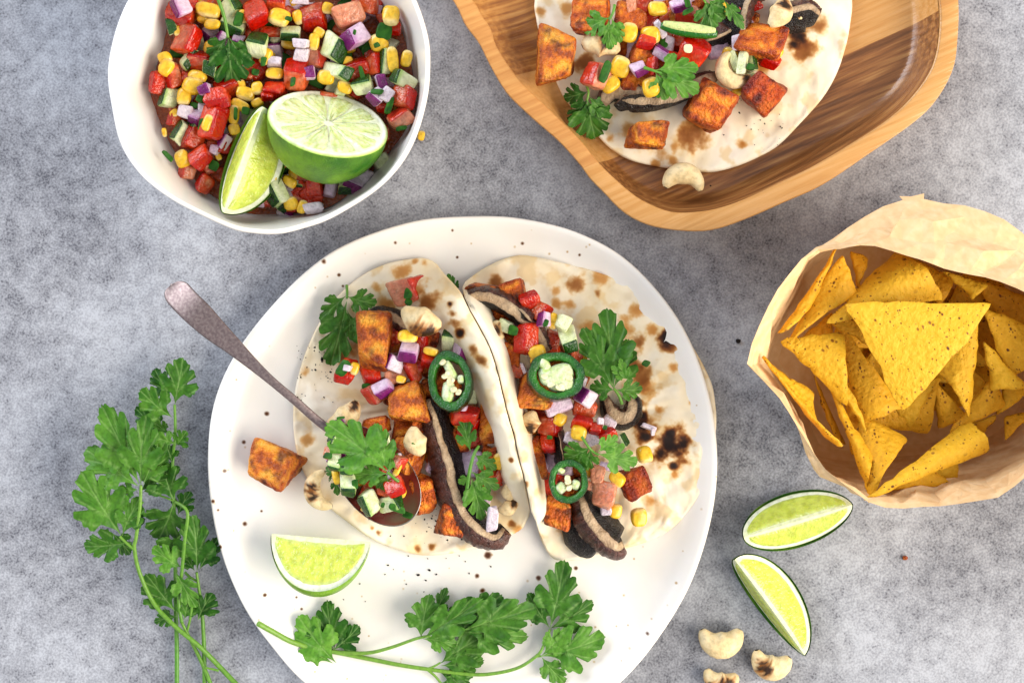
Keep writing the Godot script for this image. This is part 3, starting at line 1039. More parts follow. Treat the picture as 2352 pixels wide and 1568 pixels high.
func wedge(a: Vector3, b: Vector3, depth: float, spread: float, roll: float, label: String, green := 0.3, sag := 0.0, core := 0.055) -> void:
	var mid := (a + b) / 2.0
	var x := (b - a).normalized()
	var up := (Vector3.UP - x * x.dot(Vector3.UP)).normalized()
	up = up.rotated(x, roll)
	var o := thing("lime_wedge", label, "lime wedge", mid)
	o.basis = Basis(x, up, x.cross(up))
	var half := a.distance_to(b) / 2.0
	# rind
	var s := Shape.new()
	var rows := []
	var cols := []
	for k in 29:
		var u := -1.0 + 2.0 * k / 28.0
		u = sin(u * PI / 2.0)
		var d := depth * pow(maxf(1.0 - u * u, 0.0), 0.55)
		var row := PackedVector3Array()
		var cr := PackedColorArray()
		for j in 17:
			var f := (spread + 0.16) * (float(j) / 16.0 - 0.5)
			var dd := d * (1.018 if j > 0 and j < 16 else 0.985)
			var p := Vector3(u * half * 1.02, -dd * cos(f) - sag * (1.0 - u * u), dd * sin(f))
			row.append(p)
			cr.append(rind_color(p, green))
		rows.append(row)
		cols.append(cr)
	s.rows(rows, cols, false)
	obj("rind", s.mesh(), mats.rind, o)
	for side in [-1.0, 1.0]:
		var dir := Vector3(0, -cos(spread / 2.0), side * sin(spread / 2.0))
		var out := Vector3(0, sin(spread / 2.0), side * cos(spread / 2.0))
		var w := Shape.new()
		var pr := []
		var pc := []
		for t in [0.0, 0.05, 0.12, 0.3, 0.6, 0.85, 0.92, 0.955, 0.985, 1.0]:
			var row := PackedVector3Array()
			var cr := PackedColorArray()
			for k in 29:
				var u := sin((-1.0 + 2.0 * k / 28.0) * PI / 2.0)
				var d := depth * pow(maxf(1.0 - u * u, 0.0), 0.55)
				row.append(Vector3(u * half, 0, 0) + dir * d * t + Vector3(0, -sag * (1.0 - u * u), 0) + out * (0.00015 if t > 0.0 and t < 1.0 else 0.0))
				cr.append(hx("#e9eebc").lerp(hx("#f3f5da"), smoothstep(0.5, 0.9, t)).lerp(hx("#8fb63a"), smoothstep(0.95, 0.985, t)).lerp(hx("#2f6a10"), smoothstep(0.985, 1.0, t)))
			pr.append(row)
			pc.append(cr)
		if side < 0: pr.reverse(); pc.reverse()
		w.rows(pr, pc, false)
		obj("pith", w.mesh(), mats.pith, o)
		var fl := Shape.new()
		pr = []
		pc = []
		for m in 13:
			var t := lerpf(core, 0.93, m / 12.0)
			var row := PackedVector3Array()
			var cr := PackedColorArray()
			for k in 33:
				var u := sin((-1.0 + 2.0 * k / 32.0) * PI / 2.0 * 0.80)
				var d := depth * pow(maxf(1.0 - u * u, 0.0), 0.55)
				var lim := 0.965 * pow(maxf(1.0 - pow(absf(u) / 0.965, 5.0), 0.0), 0.5)
				var edge := smoothstep(0.0, 0.16, minf(minf(m / 12.0, 1.0 - m / 12.0), minf(k / 32.0, 1.0 - k / 32.0) * 1.5))
				var tt := core * (1.0 + 0.6 * u * u) + (t - core) * lim
				var fan := u * (0.6 + 0.4 * t)
				var ves := fine.get_noise_3d(fan * 26.0, t * 1.6, mid.x * 50.0) + 0.5 * fine.get_noise_3d(fan * 60.0, t * 4.0, 2.0)
				row.append(Vector3(u * half, 0, 0) + dir * d * tt + Vector3(0, -sag * (1.0 - u * u), 0) + out * (-0.0003 + 0.0011 * edge + 0.0003 * ves * edge))
				cr.append(hx("#bccb2c").lerp(hx("#dce472"), clampf(0.5 + ves * 0.35, 0.0, 1.0)).lerp(hx("#e2eaac"), (1.0 - edge) * 0.7))
			pr.append(row)
			pc.append(cr)
		if side < 0: pr.reverse(); pc.reverse()
		fl.rows(pr, pc, false)
		obj("flesh", fl.mesh(), mats.pulp, o)

func build_limes() -> void:
	lime_half()
	set_zone(235.2, 0, 0.35)
	var a := zp(1052, 700); var b := zp(795, 1395)
	wedge(plan(a.x, a.y, 0.074), plan(b.x, b.y, 0.073), 0.024, deg_to_rad(68), deg_to_rad(8), "narrow lime wedge standing beside the halved lime in the salsa bowl", 0.5, 0.0)
	set_zone(1568, 1097.6, 0.3)
	a = zp(470, 455); b = zp(1300, 205)
	wedge(plan(a.x, a.y, 0.024), plan(b.x, b.y, 0.026), 0.0225, deg_to_rad(72), deg_to_rad(-6), "lime wedge on the table just below the paper bag", 0.1, 0.001)
	a = zp(400, 625); b = zp(935, 1355)
	wedge(plan(a.x, a.y, 0.024), plan(b.x, b.y, 0.022), 0.0215, deg_to_rad(64), deg_to_rad(22), "lime wedge lying on the table above the charred cashew", 0.12, 0.001)
	set_zone(0, 0, 1)
	wedge(plan(624, 1226, 0.022), plan(849, 1244, 0.022), 0.0295, deg_to_rad(54), deg_to_rad(-88), "lime wedge on the white plate showing one broad cut face", 0.7, 0.0, 0.04)

# ---------------------------------------------------------------- the spoon

func build_spoon() -> void:
	set_zone(352.8, 588.0, 0.25)
	var o := thing("serving_spoon", "old tarnished silver spoon resting on the plate's rim, holding salsa", "spoon", Vector3.ZERO)
	# handle: centre line, half width
	var mid := smooth_path(pts("160,262 210,330 300,430 420,545 560,680 720,820 900,985 1080,1145 1300,1330 1480,1490 1620,1600"), 14)
	var hand := Shape.new()
	var rows := []
	var n := mid.size()
	for k in n:
		var t := float(k) / (n - 1)
		var d := (mid[mini(k + 1, n - 1)] - mid[maxi(k - 1, 0)]).normalized()
		var side := Vector2(-d.y, d.x)
		var w := 124.0 * sqrt(maxf(0.0, 1.0 - pow(1.0 - clampf(t / 0.13, 0.0, 1.0), 2.0))) * lerpf(1.0, 0.27, smoothstep(0.26, 0.74, t)) if t > 0.0 else 6.0
		w = (w + 6.0) * zone.s
		var h := lerpf(0.034, 0.0395, smoothstep(0.0, 0.3, t)) - 0.006 * smoothstep(0.65, 1.0, t)
		var thick := lerpf(0.0016, 0.0026, t)
		var row := PackedVector3Array()
		for e in [[-1.0, 0.0], [-0.96, 0.35], [-0.8, 0.5], [-0.3, 0.42], [0.3, 0.42], [0.8, 0.5], [0.96, 0.35], [1.0, 0.0], [0.9, -0.4], [0.0, -0.6], [-0.9, -0.4]]:
			var q: Vector2 = mid[k] + side * w * e[0]
			row.append(plan(q.x, q.y, h + thick * (e[1] + (0.35 * smoothstep(0.5, 0.9, t) * (1.0 - absf(e[0])) if e[1] > 0 else 0.0))))
		rows.append(row)
	hand.rows(rows, rows.map(func(_x): return Color.WHITE), true)
	hand.fan(0, 11, plan(mid[0].x - 2.0, mid[0].y - 2.5, 0.034), Color.WHITE, true)
	obj("handle", hand.mesh(), mats.silver, o)
	# bowl: an egg-shaped shell
	set_zone(666.4, 901.6, 0.25)
	var a := zp(412, 330); var b := zp(1110, 1172)
	var axis := (b - a).normalized()
	var across := Vector2(-axis.y, axis.x)
	var c := (a + b) / 2.0
	var length := a.distance_to(b) / 2.0
	var sh := Shape.new()
	rows = []
	var m := 56
	var lip := PackedVector2Array()
	for k in m:
		var ang := TAU * k / m
		var wide := length * (0.60 + 0.06 * cos(ang))
		lip.append(Vector2(cos(ang) * length, sin(ang) * wide))
	for t in [[0.05, -0.0115], [0.3, -0.011], [0.55, -0.0088], [0.75, -0.0058], [0.9, -0.0025], [0.97, -0.0006], [0.985, 0.0002], [1.0, 0.0002], [1.005, -0.0006], [0.99, -0.0016], [0.92, -0.0036], [0.76, -0.0070], [0.5, -0.0105], [0.1, -0.0128]]:
		var row := PackedVector3Array()
		for q in lip:
			var at: Vector2 = c + axis * q.x * t[0] + across * q.y * t[0]
			row.append(plan(at.x, at.y, 0.0345 + t[1]))
		rows.append(row)
	sh.rows(rows, rows.map(func(_x): return Color.WHITE), true)
	sh.fan(0, m, plan(c.x, c.y, 0.0345 - 0.0116), Color.WHITE, true)
	sh.fan(13 * m, m, plan(c.x, c.y, 0.0345 - 0.0129), Color.WHITE)
	obj("spoon_bowl", sh.mesh(), mats.silver_bowl, o)

# ---------------------------------------------------------------- diced food

func block(dims: Vector3, power: float, jitter: float, rough: float, n: int, color: Callable) -> Dictionary:   # a cut cube with soft edges and uneven sides
	var corners := []
	for k in 8: corners.append(Vector3(rng.randf_range(-1, 1), rng.randf_range(-1, 1), rng.randf_range(-1, 1)) * jitter)
	var s := Shape.new()
	var at := {}
	var off := rng.randf() * 200.0
	var place := func(i: int, j: int, k: int) -> Vector3:
		var u := Vector3(i, j, k) / n * 2.0 - Vector3.ONE
		u = Vector3(signf(u.x) * pow(absf(u.x), 0.72), signf(u.y) * pow(absf(u.y), 0.72), signf(u.z) * pow(absf(u.z), 0.72))
		var len := pow(pow(absf(u.x), power) + pow(absf(u.y), power) + pow(absf(u.z), power), 1.0 / power)
		var q := u / len
		var f := (q + Vector3.ONE) / 2.0
		var shift := Vector3.ZERO
		for c in 8:
			shift += corners[c] * (f.x if c & 1 else 1.0 - f.x) * (f.y if c & 2 else 1.0 - f.y) * (f.z if c & 4 else 1.0 - f.z)
		q += shift
		var nn := noise.get_noise_3d(q.x * 1.6 + off, q.y * 1.6, q.z * 1.6) + 0.5 * fine.get_noise_3d(q.x * 5.0 + off, q.y * 5.0, q.z * 5.0)
		q += q.normalized() * nn * rough
		return q * dims / 2.0
	for i in n + 1:
		for j in n + 1:
			for k in n + 1:
				if i == 0 or j == 0 or k == 0 or i == n or j == n or k == n:
					var q: Vector3 = place.call(i, j, k)
					at[Vector3i(i, j, k)] = s.p(q, color.call(q / dims * 2.0, q))
	for a in n:
		for b in n:
			for e in [0, n]:
				for ax in 3:
					var q := []
					for d in [[0, 0], [1, 0], [1, 1], [0, 1]]:
						var t := [0, 0, 0]
						t[ax] = e
						t[(ax + 1) % 3] = a + d[0]
						t[(ax + 2) % 3] = b + d[1]
						q.append(at[Vector3i(t[0], t[1], t[2])])
					if e == 0: s.quad(q[0], q[1], q[2], q[3])
					else: s.quad(q[3], q[2], q[1], q[0])
	return {"shape": s, "place": place}

func skin_patch(place: Callable, n: int, side: String, lift: float, color: Callable) -> ArrayMesh:
	var s := Shape.new()
	var rows := []
	var cols := []
	var ax := 0 if side in ["e", "w"] else 1 if side == "u" else 2
	var e := n if side in ["e", "s", "u"] else 0
	for a in range(-1, n + 2):
		var row := PackedVector3Array()
		var cr := PackedColorArray()
		for b in range(-1, n + 2):
			var t := [0, 0, 0]
			t[ax] = e
			t[(ax + 1) % 3] = clampi(a, 0, n)
			t[(ax + 2) % 3] = clampi(b, 0, n)
			var q: Vector3 = place.call(t[0], t[1], t[2])
			var nd := Vector3.ZERO
			nd[ax] = 1.0 if e == n else -1.0
			var edge := a < 0 or b < 0 or a > n or b > n
			q += nd * (-lift * 1.2 if edge else lift)
			row.append(q)
			cr.append(color.call(q))
		rows.append(row)
		cols.append(cr)
	s.rows(rows, cols, false)
	return s.mesh()

const FOODS := {
	"corn": ["corn_kernel", "corn kernel", "corn"],
	"tomR": ["tomato_piece", "tomato piece", "wet"], "tomF": ["tomato_piece", "tomato piece", "wet"], "tomD": ["tomato_piece", "tomato piece", "wet"], "tomP": ["tomato_piece", "tomato piece", "wet"],
	"cuc": ["cucumber_piece", "cucumber piece", "crisp"], "onP": ["onion_piece", "onion piece", "crisp"], "onW": ["onion_piece", "onion piece", "crisp"],
	"pot": ["sweet_potato_chunk", "sweet potato", ""], "herb": ["chopped_herb", "chopped herb", "leaf"],
}

func two(a: Color, b: Color, q: Vector3, f: float, off: float) -> Color:
	return a.lerp(b, clampf(noise.get_noise_3d(q.x * f + off, q.y * f, q.z * f) * 0.8 + 0.5, 0.0, 1.0))

# kind x y w h turn level skin-or-look | label
func serve(lines: Array, group: String) -> void:
	for line in lines:
		var parts: PackedStringArray = line.split("|")
		var w := parts[0].split(" ", false)
		var f := []
		for k in range(1, 7): f.append(float(w[k]))
		piece(w[0], Vector2(f[0], f[1]), Vector2(f[2], f[3]), f[4], f[5], w[7] if w.size() > 7 else "", parts[1], group)

func piece(kind: String, at: Vector2, size: Vector2, turn: float, level: float, look: String, label: String, group: String) -> void:
	var h: float = zone.base + zone.step * level
	var q := zp(at.x, at.y)
	var dims := Vector3(zlen(size.x, h), 0, zlen(size.y, h)) * 0.97
	dims.y = clampf(minf(dims.x, dims.z) * 0.85, 0.004, 0.013)
	var info: Array = FOODS[kind]
	var o := thing(info[0], label, info[1], plan(q.x, q.y, h), group + ": " + info[1] + "s")
	var side := look.substr(0, 1) if look.length() and look.substr(0, 1) in "nsewu" else ""
	var b := Basis(Vector3.UP, -deg_to_rad(turn))
	var lean := deg_to_rad(38.0)
	match side:
		"s": b = b * Basis(Vector3.RIGHT, -lean)
		"n": b = b * Basis(Vector3.RIGHT, lean)
		"e": b = b * Basis(Vector3.BACK, lean)
		"w": b = b * Basis(Vector3.BACK, -lean)
		_: b = b * Basis(Vector3.RIGHT, rng.randf_range(-0.28, 0.28)) * Basis(Vector3.BACK, rng.randf_range(-0.28, 0.28))
	o.basis = b
	var off := rng.randf() * 90.0
	var axis := {"e": Vector3.RIGHT, "w": Vector3.LEFT, "s": Vector3.BACK, "n": Vector3.FORWARD, "u": Vector3.UP}
	var toward: Vector3 = axis.get(side, Vector3.ZERO)
	match kind:
		"corn":
			dims.y = minf(dims.x, dims.z) * 0.8
			var tip := rng.randf_range(-1, 1)
			var col := func(u: Vector3, p: Vector3) -> Color:
				var c := two(hx("#f0b410"), hx("#fbd044"), p, 300.0, off)
				return c.lerp(hx("#f6e3a4"), smoothstep(0.45, 1.0, u.z * signf(tip)) * 0.8)
			var k := block(dims * 1.08, 2.9, 0.17, 0.05, 7, col)
			obj("kernel", k.shape.mesh(), mats.corn, o)
		"tomR", "tomF", "tomD", "tomP":
			var ca := hx({"tomR": "#cf220c", "tomF": "#d0441a", "tomD": "#b82c0e", "tomP": "#dc7a54"}[kind])  # the darkest red has shade painted in, for tomatoes lying deep
			var cb := hx({"tomR": "#dc4018", "tomF": "#de6a38", "tomD": "#c84418", "tomP": "#e8a480"}[kind])
			var col := func(u: Vector3, p: Vector3) -> Color:
				var c := two(ca, cb, p, 120.0, off)
				c = c.lerp(hx("#eeb088"), smoothstep(0.12, 0.5, noise.get_noise_3d(p.x * 210.0 + off, p.y * 210.0, p.z * 210.0 + 70.0)) * 0.55 * (1.0 if kind != "tomR" else 0.4))
				return c.lerp(hx("#c42612"), clampf(u.dot(toward), 0.0, 1.0) * 0.6)
			var k := block(dims, 6.5, 0.32, 0.09, 8, col)
			obj("flesh", k.shape.mesh(), mats.wet, o)
			if side:
				var sk := hx({"tomR": "#bd0f08", "tomF": "#c21a0c", "tomD": "#ac1408", "tomP": "#c93a22"}[kind])
				obj("skin", skin_patch(k.place, 8, side, 0.00035, func(_p): return sk), mats.wet, o)
		"cuc":
			var col := func(u: Vector3, p: Vector3) -> Color:
				var c := two(hx("#d3dc98"), hx("#eef0cc"), p, 170.0, off)
				return c.lerp(hx("#86b03c"), smoothstep(0.45, 1.0, u.dot(toward)) * 0.8)
			var k := block(dims, 7.0, 0.28, 0.05, 7, col)
			obj("flesh", k.shape.mesh(), mats.crisp, o)
			if side:
				obj("skin", skin_patch(k.place, 7, side, 0.0004, func(p): return two(hx("#0d2a0c"), hx("#285a17"), p, 240.0, off)), mats.crisp, o)
		"onP", "onW":
			var pale := hx("#e2d6da") if kind == "onW" else hx("#ead4e2")
			var tint := hx("#cfa6c4") if kind == "onW" else hx("#b05aa2")
			var col := func(u: Vector3, p: Vector3) -> Color:
				var c := two(pale, pale.lerp(tint, 0.35), p * Vector3(1, 6, 1), 120.0, off)
				return c.lerp(tint, smoothstep(0.3, 1.0, u.dot(toward)) * 0.75)
			var k := block(dims, 8.0, 0.30, 0.05, 6, col)
			obj("flesh", k.shape.mesh(), mats.crisp, o)
			if side:
				obj("skin", skin_patch(k.place, 6, side, 0.00035, func(p): return two(hx("#560c4a"), hx("#8a2274"), p, 220.0, off)), mats.crisp, o)
		"pot":
			dims *= 1.0
			dims.y = clampf(minf(dims.x, dims.z) * 0.85, 0.006, 0.017)
			var k := block(dims, 8.0, 0.42, 0.085, 12, func(u: Vector3, p: Vector3) -> Color:
				var m := [absf(u.x), absf(u.y), absf(u.z)]
				m.sort()
				var crust := smoothstep(0.66, 1.05, m[1] + 0.30 * noise.get_noise_3d(p.x * 260.0 + off, p.y * 260.0, p.z * 260.0))
				var face := 1.0 if m[2] == absf(u.y) else 0.0
				if face == 0.0: crust = maxf(crust, 0.5)
				var burn := smoothstep(0.18, 0.5, noise.get_noise_3d(p.x * 110.0 + off, p.y * 110.0, p.z * 110.0 + 40.0))
				return Color.WHITE.lerp(hx("#a04c2a"), crust * 0.8).lerp(hx("#42201a"), burn * 0.8))
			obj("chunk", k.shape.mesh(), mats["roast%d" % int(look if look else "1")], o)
		"herb":
			dims.y = 0.0012
			var k := block(dims, 4.0, 0.35, 0.1, 4, func(_u, p): return two(hx("#14400f"), hx("#3f7a24"), p, 260.0, off))
			obj("shred", k.shape.mesh(), mats.leaf, o)

# cashew x y chord turn arc fat level char | label
func cashews(lines: Array, group: String) -> void:
	for line in lines:
		var parts: PackedStringArray = line.split("|")
		var w := parts[0].split(" ", false)
		var h: float = zone.base + zone.step * float(w[6])
		var q := zp(float(w[0]), float(w[1]))
		var chord := zlen(float(w[2]), h) * 1.1
		var arc := deg_to_rad(float(w[4]))
		var rad := chord * float(w[5]) * 0.58
		var o := thing("cashew", parts[1], "cashew", plan(q.x, q.y, h), group)
		o.basis = Basis(Vector3.UP, -deg_to_rad(float(w[3]))) * Basis(Vector3.RIGHT, rng.randf_range(-0.15, 0.15))
		var burnt := PackedFloat64Array()
		if w.size() > 7 and w[7] != "-": burnt = w[7].split_floats("/")
		var big := (chord / 2.0 - rad * 0.9) / maxf(sin(arc / 2.0), 0.2)
		var s := Shape.new()
		var rows := []
		var cols := []
		var off := rng.randf() * 60.0
		for k in 31:
			var t := 0.5 - 0.5 * cos(PI * k / 30.0)
			var a := (t - 0.5) * arc
			var c := Vector3(sin(a) * big, rad * 0.85, (cos(a) - (1.0 + cos(arc / 2.0)) / 2.0) * big)
			var out := Vector3(sin(a), 0, cos(a))
			var along := Vector3(cos(a), 0, -sin(a))
			var r := rad * pow(sin(PI * (0.004 + 0.992 * t)), 0.36) * (0.86 + 0.16 * sin(PI * t) + 0.12 * (t - 0.5))
			# the round ends reach a little past the arc
			c += along * (t - 0.5) * rad * 1.0 * pow(absf(t - 0.5) * 2.0, 3.0)
			var row := PackedVector3Array()
			var cr := PackedColorArray()
			for j in 18:
				var b := TAU * j / 18
				var p := c + out * cos(b) * r * 1.04 + Vector3(0, sin(b) * r * 0.94, 0)
				p -= Vector3(0, 0.10 * r * exp(-pow((b - PI * 0.6) / 0.16, 2.0)) * sin(PI * t), 0)
				p += (p - c) * 0.05 * noise.get_noise_3d(p.x * 240.0 + off, p.y * 240.0, p.z * 240.0)
				row.append(p)
				var col := two(hx("#e6c68c"), hx("#f0dcae"), p, 150.0, off)
				for z in burnt:
					var d := absf(t - absf(z)) * arc * big * 1.2 / rad + absf(wrapf(b - (PI / 2.0 if z >= 0.0 else 0.5), -PI, PI)) * 0.55 + 0.35 * noise.get_noise_3d(p.x * 420.0, p.y * 420.0 + off, p.z * 420.0)
					col = col.lerp(hx("#b26a22"), smoothstep(0.85, 0.5, d) * 0.8)
					col = col.lerp(hx("#1c0c08"), smoothstep(0.6, 0.36, d) * 0.95)
				cr.append(col)
			rows.append(row)
			cols.append(cr)
		s.rows(rows, cols, true)
		obj("kernel", s.mesh(), mats.nut, o)

# a slice of portobello: skin, cut flesh and black gills side by side along a path; widths in the zone's measure, negative widths swap the sides
func mushroom(path: String, skin: float, flesh: float, gills: float, h0: float, h1: float, thick: float, label: String, group: String, arch := 0.0) -> void:
	var p := smooth_path(pts(path), 12)
	var line := path3(p, h0, h1, arch)
	var mid := line[line.size() / 2]
	var o := thing("mushroom_slice", label, "mushroom slice", mid, group)
	var n := line.size()
	var k1: float = zone.s * UNIT * 0.95
	var sw := absf(skin) * k1
	var fw := absf(flesh) * k1
	var gw := absf(gills) * k1
	var way := -1.0 if skin < 0.0 else 1.0
	var off := rng.randf() * 80.0
	var bands := {
		"skin": [[-fw * 0.5 + 0.0004, -thick * 0.5], [-fw * 0.5 - sw * 0.75, -thick * 0.4], [-fw * 0.5 - sw, 0.1 * thick], [-fw * 0.5 - sw * 0.9, thick * 0.45], [-fw * 0.5 - sw * 0.6, thick * 0.78], [-fw * 0.5 - sw * 0.25, thick * 0.96], [-fw * 0.5, thick]],
		"flesh": [[-fw * 0.5, thick], [-fw * 0.25, thick * 1.02], [0.0, thick * 1.0], [fw * 0.25, thick * 0.98], [fw * 0.5, thick * 0.93]],
		"gills": [[fw * 0.5, thick * 0.93], [fw * 0.5 + gw * 0.2, thick * 0.62], [fw * 0.5 + gw * 0.45, thick * 0.55], [fw * 0.5 + gw * 0.75, thick * 0.35], [fw * 0.5 + gw, -thick * 0.1], [fw * 0.5 + gw * 0.7, -thick * 0.5], [-fw * 0.5, -thick * 0.5]],
	}
	for called in bands:
		var s := Shape.new()
		var rows := []
		var cols := []
		for k in n:
			var t := float(k) / (n - 1)
			var d := (line[mini(k + 1, n - 1)] - line[maxi(k - 1, 0)])
			d.y = 0.0
			d = d.normalized()
			var side := Vector3(-d.z, 0, d.x) * way
			var taper := pow(sin(PI * clampf(0.03 + t * 0.94, 0.0, 1.0)), 0.38)
			var row := PackedVector3Array()
			var cr := PackedColorArray()
			for e in bands[called]:
				var q: Vector3 = line[k] + side * (e[0] * taper) + Vector3(0, e[1] * taper, 0) - mid
				var nn := noise.get_noise_3d(q.x * 110.0 + off, q.y * 110.0, q.z * 110.0)
				q += side * nn * 0.0010 + Vector3(0, nn * 0.0009, 0)
				if called == "skin": q += (side * -1.0 + Vector3.UP) * (0.0005 * noise.get_noise_3d(q.x * 240.0 + off, q.y * 300.0, q.z * 300.0) + 0.0006 * fine.get_noise_3d(q.x * 700.0 + off, q.y * 700.0, q.z * 700.0))
				row.append(q)
				match called:
					"skin": cr.append(two(hx("#2c1512"), hx("#754638"), q, 200.0, off))
					"flesh":
						var cc := two(hx("#a08262"), hx("#cbb08c"), q, 90.0, off)
						if absf(e[0]) > fw * 0.45 or t < 0.05 or t > 0.95: cc = cc.lerp(hx("#5c3f2c"), 0.5)
						cr.append(cc)
					_: cr.append(two(hx("#0c0808"), hx("#241714"), q, 200.0, off))
			rows.append(row)
			cols.append(cr)
		if way < 0: rows.reverse(); cols.reverse()
		s.rows(rows, cols, false)
		obj({"skin": "cap_skin", "flesh": "flesh", "gills": "gills"}[called], s.mesh(), mats[{"skin": "mushroom_skin", "flesh": "mushroom_flesh", "gills": "gill"}[called]], o)

# a ring of green chilli with ribs and seeds
func chilli(at: Vector2, w: float, h_: float, turn: float, h: float, tilt: Vector2, label: String, ribs: Array, seeds: Array, group: String, wall := 0.3, tall := 0.0085) -> void:
	var q := zp(at.x, at.y)
	var o := thing("chilli_ring", label, "green chilli slice", plan(q.x, q.y, h), group)
	o.basis = Basis(Vector3.BACK, tilt.x) * Basis(Vector3.RIGHT, tilt.y) * Basis(Vector3.UP, -deg_to_rad(turn))
	var a := zlen(w, h) / 2.0 * 1.06
	var b := zlen(h_, h) / 2.0 * 1.06
	var off := rng.randf() * 50.0
	var bands := {
		"skin": [[0.90, -tall * 0.5], [0.985, -tall * 0.46], [1.0, -tall * 0.2], [1.0, tall * 0.3], [0.99, tall * 0.44], [0.972, tall * 0.49]],
		"flesh": [[0.972, tall * 0.49], [0.962, tall * 0.5], [1.0 - wall * 0.75, tall * 0.5], [1.0 - wall, tall * 0.44], [1.0 - wall * 1.1, tall * 0.2], [1.0 - wall * 1.1, -tall * 0.3], [0.90, -tall * 0.5]],
	}
	for called in bands:
		var s := Shape.new()
		var rows := []
		var cols := []
		for e in bands[called]:
			var row := PackedVector3Array()
			var cr := PackedColorArray()
			for k in 56:
				var t := TAU * k / 56
				var wob := 1.0 + 0.05 * noise.get_noise_2d(cos(t) * 1.2 + off, sin(t) * 1.2) + (0.06 * noise.get_noise_2d(cos(t) * 2.5 + off, sin(t) * 2.5 + 9.0) if e[0] < 0.9 else 0.0)
				var p := Vector3(cos(t) * a * e[0] * wob, e[1], sin(t) * b * e[0] * wob)
				row.append(p)
				if called == "skin": cr.append(two(hx("#0a270e"), hx("#123a14"), p, 90.0, off))
				else: cr.append(two(hx("#17521a"), hx("#377f24"), p, 160.0, off).lerp(hx("#123a14"), smoothstep(0.93, 0.972, e[0]) * 0.8))
			rows.append(row)
			cols.append(cr)
		s.rows(rows, cols, true)
		obj(called, s.mesh(), mats.wet if called == "skin" else mats.crisp, o)
	for r in ribs:      # x, y, length, width, turn in shares of the ring
		var k := block(Vector3(r[2] * a * 1.5, tall * 0.8, r[3] * b * 1.5), 3.0, 0.25, 0.12, 6, func(_u, p): return two(hx("#b4d060"), hx("#f1f2dc"), p, 260.0, off))
		var m := obj("rib", k.shape.mesh(), mats.crisp, o)
		m.position = Vector3(r[0] * a, tall * 0.1, r[1] * b)
		m.rotation.y = -deg_to_rad(r[4])
	for sd in seeds:
		var k := block(Vector3(0.0038, 0.0012, 0.0031), 2.3, 0.1, 0.05, 4, func(_u, _p): return hx("#ece4b4"))
		var m := obj("seed", k.shape.mesh(), mats.corn, o)
		m.position = Vector3(sd[0] * a, tall * 0.5, sd[1] * b)
		m.rotation = Vector3(rng.randf_range(-0.5, 0.5), rng.randf() * TAU, rng.randf_range(-0.5, 0.5))

# ---------------------------------------------------------------- coriander leaves

# base point, tip point; width as a share of the length; lobes: how deep the notches are; curl: how far the tip bends down; cup: how far the sides bend up
const HALF_LEAF := [[0.10, 0.022], [0.20, 0.085], [0.27, 0.17], [0.245, 0.29], [0.285, 0.36], [0.325, 0.375], [0.345, 0.43], [0.395, 0.455], [0.43, 0.435], [0.465, 0.475], [0.515, 0.485], [0.545, 0.45], [0.585, 0.40], [0.56, 0.31], [0.45, 0.13], [0.63, 0.27], [0.665, 0.345], [0.71, 0.355], [0.74, 0.325], [0.785, 0.315], [0.82, 0.285], [0.815, 0.21], [0.68, 0.075], [0.845, 0.15], [0.88, 0.195], [0.92, 0.175], [0.925, 0.13], [0.965, 0.10], [0.985, 0.055], [0.97, 0.03]]
const NOTCHES := [14, 22]

